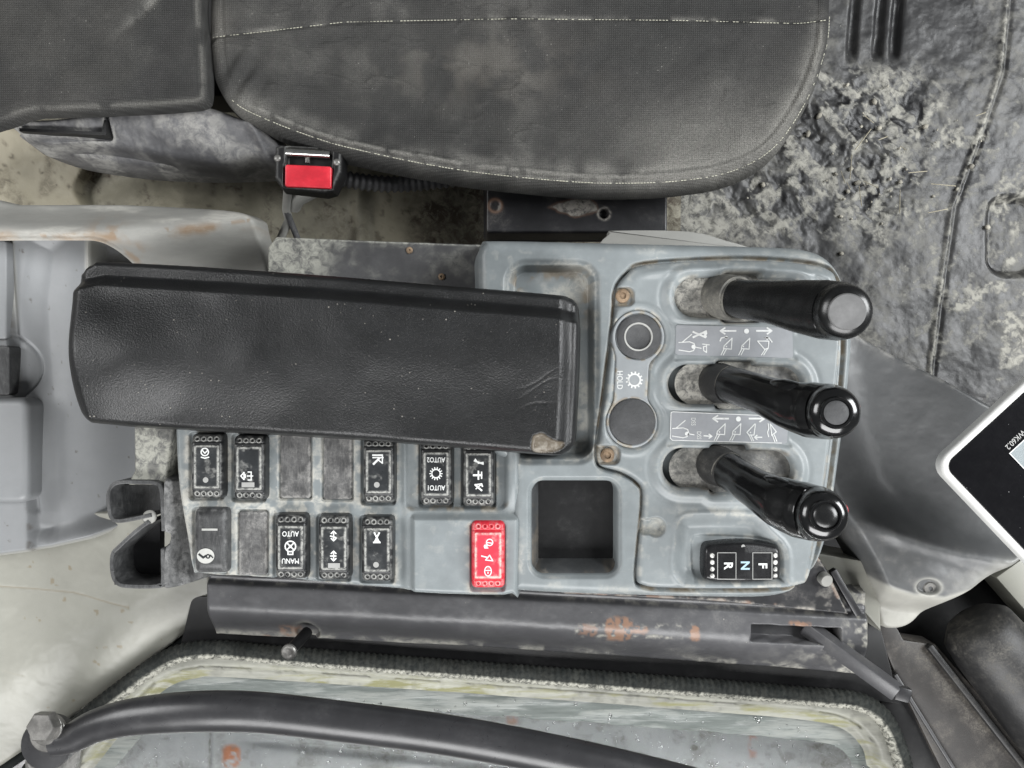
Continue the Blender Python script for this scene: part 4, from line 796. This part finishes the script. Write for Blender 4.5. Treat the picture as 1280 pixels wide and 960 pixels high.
for i, (boot, grip, rad, mg, mb, br) in enumerate(LEVS):
    a, b, r = SLOTS[i]
    def sl(X, Y):
        s = sd_cap(X, Y, (a[0] + (8 if i else 0), a[1]), (b[0] - 4, b[1]), r + 1.5); n = fbm(X, Y, 16, 160 + i); gap = sd_box(X, Y, 0, 0, 1, 1)
        s = np.minimum(s, sd_rect(X, Y, a[0] + 34, a[1] - 28, a[0] + 80, a[1] + 31, 6))
        return dict(z=0.9 * (n - .5) + 2.0 * ss(a[0] + 62, a[0] + 20, X) - 2.0 * ss(a[0] + 80, a[0] + 120, X) - .02 * np.abs(Y - a[1]) ** 1.2, sd=s, dirt=np.clip(.5 * ss(.45, .65, n) + .4 * ss(a[0] + 40, a[0], X) + .45 * np.exp(-((s + 2) / 4) ** 2), 0, 1) * (1 if i < 2 else .45))
    hf('slot_slide', (a[0] - 28, a[1] - 34, b[0] + 28, b[1] + 36), 1.2, -2.5, sl, m_slide, con, maxsd=0)
    bp = [P(*p) for p in boot]
    lv = sweep('control_lever', [bp[0] - Vector((0, 0, .006))] + bp, [br + .3, br + .3, br, br - .8], mb, con, 28); lv['label'] = LBL[i]
    sweep('boot_collar', [bp[-1] - (bp[-1] - bp[-2]) * .25, bp[-1]], rad[0] + .5, m_boot_dark if i else m_boot, lv, 28)
    gd = (P(*grip[1]) - P(*grip[0])).normalized(); sweep('grip_rim', [P(*grip[0]) + gd * .0004, P(*grip[0]) + gd * .0014], rad[0] + .35, m_boot, lv, 28)
    g = smooth([np.array(P(*p)) for p in grip], 6, False)
    rr = list(np.interp(np.linspace(0, len(grip) - 1, len(g)), range(len(grip)), rad)); k_ = len(g) - 1
    sweep('grip', [tuple(p) for p in g], rr, mg, lv, 36, dome=.42)
    t = (Vector(g[-1]) - Vector(g[-4])).normalized(); tip = Vector(g[-1]) + t * rad[-1] / 1000 * .40
    ax = t
    if i == 0:
        lathe('grip_cap', tip - ax * .0010, ax, [(9.8, 0), (9.8, 1.4), (9.2, 2.0), (5, 2.2), (1, 2.25)], m_cap_grey, lv, 32)
    else:
        lathe('cap_ring', tip - ax * .002, ax, [(8.8, 0), (8.8, 1.8), (8.2, 2.6), (7.4, 2.6), (6.9, 1.8), (6.8, 1.0)], m_lever, lv, 32)
        lathe('cap_button', tip - ax * .002, ax, [(6.5, .6), (6.5, 1.8), (5.6, 2.5), (3.2, 2.9), (.8, 3.0)], m_button if i == 1 else m_lever_matt, lv, 32)
        sd_ = Vector((t.y, -t.x, 0)).normalized(); q = Vector(g[-3]) + Vector((1, .2, -.25)).normalized() * (rad[-1] / 1000 - .0008)
        lathe('side_button', q, (1, .2, -.25), [(4, 0), (4, 1.2), (3.2, 1.9), (.8, 2.2)], m_red, lv, 18)
        tr_ = (Vector(g[20]) - Vector(g[12])); gz = Vector(g[12]) + Vector((0, .0068, .0068)); sweep('thumb_ridge', [gz, gz + tr_ * .2, gz + tr_ * .5, gz + tr_ * .8], [1.2, 4.2, 6.2, 6.6], m_lever, lv, 20, dome=.9)

# ------------------------------------------------------------------ armrest
ar = thing('armrest', 'long black vinyl armrest with torn corner lying over the switches', 'armrest', P(410, 450, 10))
AO = [(91, 350), (97, 337), (112, 328), (130, 325.5), (250, 332), (400, 343), (560, 356), (690, 367), (712, 370), (721, 377), (724, 392), (722, 480), (719, 545), (716, 558), (706, 566), (686, 567), (560, 557), (400, 545), (240, 537), (130, 530), (112, 528), (103, 520), (99, 500), (94, 420)]
AOs = smooth(AO, 3)
def armf(X, Y):
    sd = sd_poly(X, Y, AOs); n = fbm(X, Y, 150, 171, 3); n2 = fbm(X, Y, 8, 172, 3)
    topy = line_y(X, [(90, 334), (130, 325.5), (400, 343), (690, 367), (724, 374)]); rx = line_y(Y, [(370, 724), (480, 722), (560, 718)])
    z = 11 + roll(sd, 9, 7)
    z = z - 9 * ss(34, 16, Y - topy) - 5.5 * ss(26, 8, rx - X) - 3 * ss(16, 2, X - line_y(Y, [(330, 91), (420, 94), (520, 103)]))
    z = z + 9 * (n - .5) + 3 * np.exp(-((Y - 450) / 60) ** 2) - 8 * np.exp(-((Y - 540) / 42) ** 2) * ss(420, 120, X) - 4 * np.exp(-((Y - 360) / 40) ** 2) * ss(420, 150, X) + 3 * np.exp(-((X - 180) / 120) ** 2 - ((Y - 440) / 50) ** 2)
    wr = sum(np.exp(-((Y - 500 + (X - 660) * .35 - k * 11 + 5 * np.sin(X / 13 + k)) / 1.6) ** 2) for k in (-2, -1, 1)) * np.exp(-((X - 672) / 20) ** 2); z = z - .35 * wr
    tear = sd_poly(X, Y, smooth([(666, 544), (677, 541), (690, 548), (704, 553), (697, 562), (674, 565), (664, 560)], 3)) + 3 * (n2 - .5)
    z = z - 2.2 * ss(1, -3, tear) + 1.2 * (n2 - .5) * ss(1, -2, tear)
    return dict(z=z, sd=sd, tint=ss(1, -2, tear), dirt=.5 * np.exp(-((tear + 6) / 4) ** 2) * ss(.4, .6, n2) * (tear < 0))
hf('cushion', (80, 312, 736, 580), 1.2, 34, armf, m_arm, ar, maxsd=9)
prism('base_plate', [(112, 345), (690, 382), (704, 392), (700, 545), (120, 515)], 6, 14, m_black, ar)
prism('support_post', rrect(470, 420, 560, 500, 10), -20, 10, m_black, ar)

# ------------------------------------------------------------------ lower beam with pin, plate and latch handle
bmn = thing('sill_beam', 'dark grey painted steel beam with rust spots below the console', 'beam', P(670, 790, -95))
def beamf(X, Y):
    yt = line_y(X, [(250, 724), (640, 744), (1090, 768)]); yb = line_y(X, [(250, 803), (600, 820), (1030, 850), (1090, 856)]); v = (Y - yt) / (yb - yt)
    sd = np.maximum(np.maximum(yt - 26 - Y, Y - yb), np.maximum(257 - X, X - 1086)); n = fbm(X, Y, 60, 181); n2 = fbm(X, Y, 9, 182, 3)
    slot = sd_box(X, Y, 995, 794, 56, 11, 1.5, .045); hole = sd_cir(X, Y, 378, 797, 15)
    z = roll(sd, 4, 3) - 4 * np.exp(-((v) / .05) ** 2) - 22 * ss(.35, 1.1, v) ** 1.3 - 4 * ss(0, -.1, v) - 16 * ss(.5, -1.5, slot) - 8 * ss(1, -3, hole) + 2 * (n - .5)
    rs = ss(.3, .46, fbm(X, Y, 5, 184, 3)) * np.clip(ss(3, -2, sd_box(X, Y, 773, 788, 16, 15, 6) + 9 * (n2 - .5)) + ss(3, -2, sd_box(X, Y, 736, 787, 12, 8, 5) + 14 * (n2 - .5)) * .7 + ss(2, -2, sd_box(X, Y, 868, 792, 6, 10, 3) + 8 * (n2 - .5)) + ss(2, -2, sd_box(X, Y, 802, 788, 9, 5, 3) + 8 * (n2 - .5)) + ss(3, -3, sd_box(X, Y, 355, 795, 11, 9, 4) + 10 * (n2 - .5)) + ss(3, -2, sd_box(X, Y, 1000, 780, 14, 3, 2) + 8 * (n2 - .5)) + .8 * ss(2, -2, sd_box(X, Y, 322, 806, 6, 3, 2)), 0, 1)
    d = .7 * ss(.8, .98, v) * ss(.4, .62, fbm(X, Y, 26, 183)) + .4 * np.exp(-((v - .02) / .03) ** 2) * ss(.5, .65, n2) + .8 * ss(1045, 1075, X) * ss(.42, .6, n2) + .75 * ss(4, 0, np.abs(sd_box(X, Y, 800, 790, 80, 9, 3) + 10 * (n2 - .5))) * ss(.52, .66, n2) * (1 - rs) + .4 * np.exp(-((X - 1030) / 35) ** 2 - ((Y - 825) / 14) ** 2) * ss(.4, .6, n2)
    d = d + .35 * np.exp(-((hole - 2) / 3) ** 2)
    return dict(z=z, sd=sd, dirt=np.clip(d, 0, 1), tint=rs)
hf('beam', (250, 690, 1096, 864), 1.3, -68, beamf, m_beam, bmn, maxsd=5)
prism('lower_gap_shade', [(240, 745), (1100, 780), (1125, 880), (1000, 866), (640, 838), (300, 808), (225, 808)], -118, -110, m_black, bmn, 1)  # added black plate, stands in for the shade between beam and seal
prism('side_gap_shade', [(1098, 880), (1128, 860), (1235, 1012), (1128, 1012), (1124, 940)], -124, -116, m_black, bmn, 1)  # black filler added outside the seal; its colour serves as the gap's shade
pin = sweep('pin', [P(384, 790, -82), P(374, 801, -70), P(363, 813, -58)], 4.0, m_black, bmn, 14)
pdir = (P(363, 813, -58) - P(384, 790, -82)).normalized()
lathe('pin_head', P(361, 815, -57), pdir + Vector((0, 0, 1.6)), [(5.4, -1.5), (5.4, .6), (4.6, 1.4), (3.2, 1.4), (2.8, 1.1), (.8, 1.1)], m_zinc, pin, 20)
tp = thing('top_cover_plate', 'worn black steel plate under the console corner', 'plate', P(980, 735, -60))
def topp(X, Y):
    sd = sd_poly(X, Y, [(700, 690), (1020, 690), (1036, 716), (1061, 768), (900, 752), (700, 742)]); n = fbm(X, Y, 12, 191)
    return dict(z=roll(sd, 2, 1), sd=sd, dirt=np.clip(.8 * np.exp(-((sd + 2) / 2) ** 2) * ss(.45, .6, n) + .35 * ss(.5, .66, n) * ss(1000, 1040, X), 0, 1), tint=.8 * np.exp(-((sd + 2.5) / 2) ** 2) * ss(.5, .6, fbm(X, Y, 20, 192)))
hf('plate', (694, 684, 1068, 776), 1.2, -62, topp, m_blkmetal, tp, maxsd=4)
lathe('bolt', P(1029, 722, -62), (.1, -.2, 1), [(4.6, 0), (4.6, 5), (4.0, 6), (2, 6.2)], m_cream, tp, 16)
obox('edge_bar', P(1040, 712, -66), P(1072, 768, -67), 5, 6, m_blkmetal, tp, .8)
bb = tag(prism('beige_frame_block', [(1015, 690), (1086, 702), (1100, 726), (1102, 790), (1060, 742), (1030, 712)], -140, -88, m_beige, None, 2), 'small beige frame piece in the gap right of the console', 'frame')
lh = thing('latch_handle', 'square dark steel latch handle sticking out of the beam slot', 'latch', P(1060, 830, -60))
obox('lever_bar', P(1006, 782, -80), P(1122, 866, -48), 11, 9, m_beam, lh, 1.2, up=(-.35, -.35, .85))
obox('end_block', P(1118, 864, -48.5), P(1137, 869, -47), 9.5, 8, m_blkmetal, lh, 1.2)

# ------------------------------------------------------------------ door window: seal, sill, pane, drops
PATH = smooth([(20, 985), (60, 940), (110, 895), (165, 852), (200, 828), (232, 815), (275, 812), (340, 818), (500, 831), (700, 846), (900, 861), (1020, 871), (1065, 875), (1092, 886), (1110, 906), (1124, 940), (1136, 985)], 14, False)
PW = [P(p[0], p[1], -104) for p in PATH]
fine, acc = [], 0.0
for a, b in zip(PW[:-1], PW[1:]):
    l = (b - a).length; t = 0.0
    while acc + (l - t) > .0011: t += .0011 - acc; acc = 0; fine.append(a.lerp(b, t / l))
    acc += l - t
rn = np.random.RandomState(5).rand(len(fine)); low = np.convolve(np.random.RandomState(6).rand(len(fine)), np.ones(9) / 9, 'same')
seal_o = sweep('door_seal', fine, [7.0 if (i // 2) % 2 else 6.3 for i in range(len(fine))], m_seal, None, 18, dirt=lambda i, a: max(0, min(1, (1.25 if 0.10 * math.pi < a < 1.1 * math.pi else .06) * (0.8 + 1.4 * (low[i] - .5) + .12 * rn[i]))))
tag(seal_o, 'ribbed black rubber door seal with whitened lower side', 'door seal')
wn = thing('door_window', 'wet door glass with greenish edge and grimy sill below the beam', 'window', P(640, 920, -125))
INN = smooth([(60, 1040), (100, 960), (150, 905), (196, 862), (225, 846), (270, 838), (640, 860), (1000, 888), (1055, 897), (1085, 915), (1100, 950), (1112, 1040)], 4, False)
def silf(X, Y):
    g = sd_poly(X, Y, [(p[0], p[1]) for p in GLS]); n = fbm(X, Y, 30, 201); n2 = fbm(X * .3, Y * 2, 12, 202)
    so = sd_poly(X, Y, [(p[0], p[1]) for p in PATH] + [(1136, 1100), (20, 1100)])
    sd = np.maximum(so - 2, -g - 3)
    gap = np.abs(g - 9 + 3 * (n - .5))
    return dict(z=-6 * ss(14, 2, g) - 2.5 * np.exp(-(gap / 1.6) ** 2) * ss(.45, .55, n) + 2 * (n - .5), sd=sd, dirt=.8 * ss(.45, .62, n2) * ss(14, 4, g), tint=np.clip(.9 * np.exp(-(gap / 1.8) ** 2) * ss(.42, .52, n) + .35 * ss(.5, .75, fbm(X, Y, 9, 203)) * ss(.3, .5, n), 0, 1))
GLS = smooth([(20, 1052), (95, 977), (140, 922), (182, 877), (208, 856), (242, 846), (300, 846), (640, 869), (900, 889), (1010, 899), (1054, 908), (1080, 928), (1092, 958), (1096, 1052)], 4)
hf('sill', (-10, 800, 1140, 1040), 1.7, -112, silf, m_sill, wn, maxsd=2)
prism('glass_pane', [tuple(p) for p in GLS], -133, -127, m_pane, wn)
# the ground glass edge shows as a greenish band
def edgef(X, Y):
    g = sd_poly(X, Y, GLS); n = fbm(X * .25, Y * 1.6, 18, 204)
    return dict(z=-3 * ss(-30, -4, g) * 0 + 1.2 * (n - .5), sd=np.where(g > 4, 99, -(g + 27) - 5 * (fbm(X, Y, 30, 205) - .5)), dirt=.6 * ss(.45, .62, n))
hf('glass_edge', (0, 845, 1100, 1040), 1.7, -124, edgef, m_teal, wn, maxsd=0)
bm = bmesh.new(); nd = 0
gx = np.array([[random.uniform(150, 1080), random.uniform(875, 1000)] for _ in range(480)]); gsd = sd_poly(gx[:, 0], gx[:, 1], GLS)
for (px, py), g in zip(gx, gsd):
    if g > -4: continue
    r = random.choice([.5, .6, .8, .8, 1.0, 1.3, 1.9]) * .62 / 1000
    zz = -123.4 if g > -28 else -127
    bmesh.ops.create_icosphere(bm, subdivisions=2, radius=1, matrix=Matrix.Translation(P(px, py, zz)) @ Matrix.Rotation(random.random() * 3, 4, 'Z') @ Matrix.Diagonal((r * random.uniform(1, 1.8), r, r * .38, 1)))
o = from_bm('water_drops', bm, m_drop, wn, True); o['kind'] = 'stuff'
stp = thing('step_plate', 'pale grey step plate with orange rust seen through the wet glass', 'step', P(640, 960, -190))
def stepf(X, Y):
    n = fbm(X, Y, 40, 211); n2 = fbm(X, Y, 11, 212, 3)
    li = np.abs(X - 268) ; rib = np.abs(Y - line_y(X, [(300, 925), (640, 960), (1100, 985)]))
    r = ss(3, -3, sd_box(X, Y, 290, 944, 11, 14, 8) + 8 * (n2 - .5)) + .6 * ss(2, -3, sd_box(X, Y, 640, 899, 7, 6, 4) + 9 * (n2 - .5)) + .6 * ss(2, -3, sd_box(X, Y, 790, 946, 12, 5, 3) + 9 * (n2 - .5)) + .5 * ss(2, -3, sd_box(X, Y, 940, 930, 5, 18, 3) + 12 * (n2 - .5))
    r = r * ss(.32, .5, n2)
    return dict(z=-3 * np.exp(-((X - 262) / 2) ** 2) - 5 * np.exp(-(rib / 4) ** 2) * ss(300, 340, X) + 3 * (n - .5), dirt=np.clip(.4 * ss(.5, .65, n) + .9 * np.exp(-((X - 262) / 1.6) ** 2) + .6 * np.exp(-((X - 1040) / 35) ** 2 - ((Y - 945) / 22) ** 2) + .4 * ss(.6, .7, n2), 0, 1), tint=np.clip(r, 0, 1))
hf('plate', (-60, 850, 1180, 1080), 2.4, -175, stepf, m_step, stp)
prism('plate_edge', [(-60, 1075), (1180, 1075), (1180, 1080), (-60, 1080)], -200, -176, m_step, stp)

# ------------------------------------------------------------------ grab handle with bolt
gh = thing('grab_handle', 'charcoal tubular grab handle bolted at its flattened left end', 'grab handle', P(60, 930, -60))
gp = smooth([np.array(P(*p)) for p in [(66, 926, -48), (90, 922, -47), (118, 908, -44), (160, 897, -40), (215, 891, -37), (270, 889, -35), (330, 891, -34), (420, 901, -32), (560, 919, -30), (700, 945, -28), (830, 975, -27), (980, 1015, -26)]], 5, False)
rr = list(np.interp(np.linspace(0, 11, len(gp)), [0, 1, 2, 3, 4, 5, 6, 11], [10, 10.2, 11, 12.2, 13.2, 13.6, 13.4, 12.8]))
sweep('tube', [tuple(p) for p in gp], rr, m_tube, gh, 28, flat=.8)
lathe('mounting_lug', P(64, 926, -56), (0, 0, 1), [(17.5, -4), (17.5, 6), (16.5, 8), (8, 8.5)], m_tube, gh, 32)
lathe('washer', P(62, 915, -47), (-.05, .15, 1), [(12.5, 0), (12.5, 2.6), (11.8, 3.2), (6, 3.2)], m_zinc, gh, 28)
bl = lathe('bolt', P(59, 906, -42), (-.06, .15, 1), [(10, 0), (10, 7.5), (9.0, 8.6), (4, 8.4), (1, 8.4)], m_zinc, gh, 6)
lathe('bolt_flange', P(60, 910, -44), (-.06, .15, 1), [(10.8, 0), (10.8, 2.0), (10.2, 2.6), (5, 2.6)], m_zinc, gh, 28)
sweep('post', [P(68, 952, -130), P(68, 940, -58)], [20, 17], m_zinc, gh, 28)

# ------------------------------------------------------------------ right side: column cover, monitor, rail, roller
cc_ = thing('column_cover', 'grey plastic steering column cover with pale lower corner right of the levers', 'cover', P(1170, 620, -100))
CO = smooth([(1040, 440), (1062, 396), (1082, 400), (1110, 420), (1160, 452), (1200, 475), (1240, 499), (1320, 545), (1360, 600), (1360, 640), (1310, 672), (1262, 706), (1218, 738), (1190, 762), (1176, 784), (1160, 798), (1140, 802), (1126, 797), (1118, 775), (1112, 745), (1097, 706), (1076, 668), (1055, 630), (1040, 560)], 4)
def cov(X, Y):
    sd = sd_poly(X, Y, CO); n = fbm(X, Y, 60, 221); n2 = fbm(X, Y, 14, 222)
    fold = line_y(X, [(1040, 640), (1075, 652), (1130, 668), (1200, 690), (1262, 702), (1360, 690)])
    u = Y - fold; low = line_y(X, [(1100, 726), (1120, 734), (1142, 741), (1180, 745), (1215, 736), (1260, 706), (1330, 665)])
    scr = np.hypot((X - 1161), (Y - 734) * 1.5) - 15
    conc = np.exp(-((X - 1120 - (Y - 520) * .25) / 70) ** 2)
    z = roll(sd, 7, 5) - 26 * conc * ss(40, -60, u) - 14 * ss(60, -140, u) + 10 * np.exp(-(u / 16) ** 2) * ss(1060, 1130, X) - 30 * ss(low - 1, low + 40, Y) - 4 * ss(1, -4, scr) + 3 * (n - .5)
    top = np.exp(-((sd + 3) / 3) ** 2) * ss(520, 470, Y)
    return dict(z=z, sd=sd, dirt=np.clip(.22 * ss(-14, 6, u) * ss(.40, .75, n2) + .5 * top * ss(.4, .6, n2) + .45 * np.exp(-((sd + 4) / 8) ** 2) * ss(480, 380, Y), 0, 1), tint=np.clip(.95 * ss(low - 2, low + 5, Y) + .6 * np.exp(-((scr - 1) / 3) ** 2) + .5 * ss(1170, 1240, X) * ss(-20, 10, u) * ss(low - 30, low, Y), 0, 1))
hf('cover_shell', (1030, 386, 1372, 812), 1.4, -62, cov, m_cover, cc_, maxsd=9)
lathe('screw', P(1161, 735, -68), (0, 0, 1), [(5, 0), (5, 2), (4.2, 2.8), (1.8, 2.8), (1.6, 2.0), (.5, 2)], m_zinc, cc_, 20)
mo = thing('display_monitor', 'black glass display monitor with white rim at the right edge', 'monitor', P(1330, 580, 5))
ux, uy = .738, -.675; vx, vy = .690, .724
def mq(u, v): return (1168 + ux * u + vx * v, 581 + uy * u + vy * v)
def mrr(u0, v0, u1, v1, r): return [mq(x, y) for x, y in rrect(u0, v0, u1, v1, r, 6)]
prism('bezel', mrr(0, 0, 300, 220, 22), 6, 14, m_bezel, mo, 2.6, 5)
prism('front_glass', mrr(8, 9, 290, 208, 15), 12, 14.6, m_glassblk, mo, .5, 2)
sc_ = prism('display', mrr(78, 53, 230, 170, 2), 14, 14.9, m_screen, mo)
ink('display_border', [[mq(78, 170), mq(78, 53), mq(230, 53)]], 15.05, m_white, sc_, 1.1)
text('model_lettering', 'WK60.2', 1269, 549.5, 14.8, 7.0, 135.5, m_grey_print, mo, .01, .9)
rl = thing('sill_rail', 'flat brown grey steel rail running diagonally at lower right', 'rail', P(1190, 900, -110))
prism('rail_bar', [(1072, 735), (1098, 742), (1130, 800), (1170, 806), (1350, 1010), (1200, 1010), (1128, 862)], -135, -112, m_rail, rl, 1.5)
prism('rail_gap_shade', [(1095, 715), (1380, 690), (1380, 1012), (1190, 1012), (1120, 850)], -170, -160, m_black, rl)  # dark sheet added under rail and tube in place of deep shade
obox('rail_lip', P(1118, 842, -111), P(1216, 1000, -111), 2.5, 5, m_plate_dust, rl, .6)
obox('rail_lip', P(1160, 806, -110), P(1320, 1010, -110), 5, 7, m_roller, rl, 1.5)
sweep('floor_roller', [P(1215, 775, -108), P(1222, 785, -108), P(1240, 808, -108), P(1300, 890, -108), P(1400, 1025, -108)], [20, 27, 29, 29, 29], m_roller, None, 36)
tag(bpy.data.objects['floor_roller'], 'thick dark dusty tube lying beside the rail at lower right', 'tube')
wp = prism('pale_trim_strip', [(1245, 722), (1290, 690), (1340, 760), (1340, 830)], -150, -120, m_beige, None, 2); tag(wp, 'pale cream trim strip behind the dark tube at the right edge', 'trim')
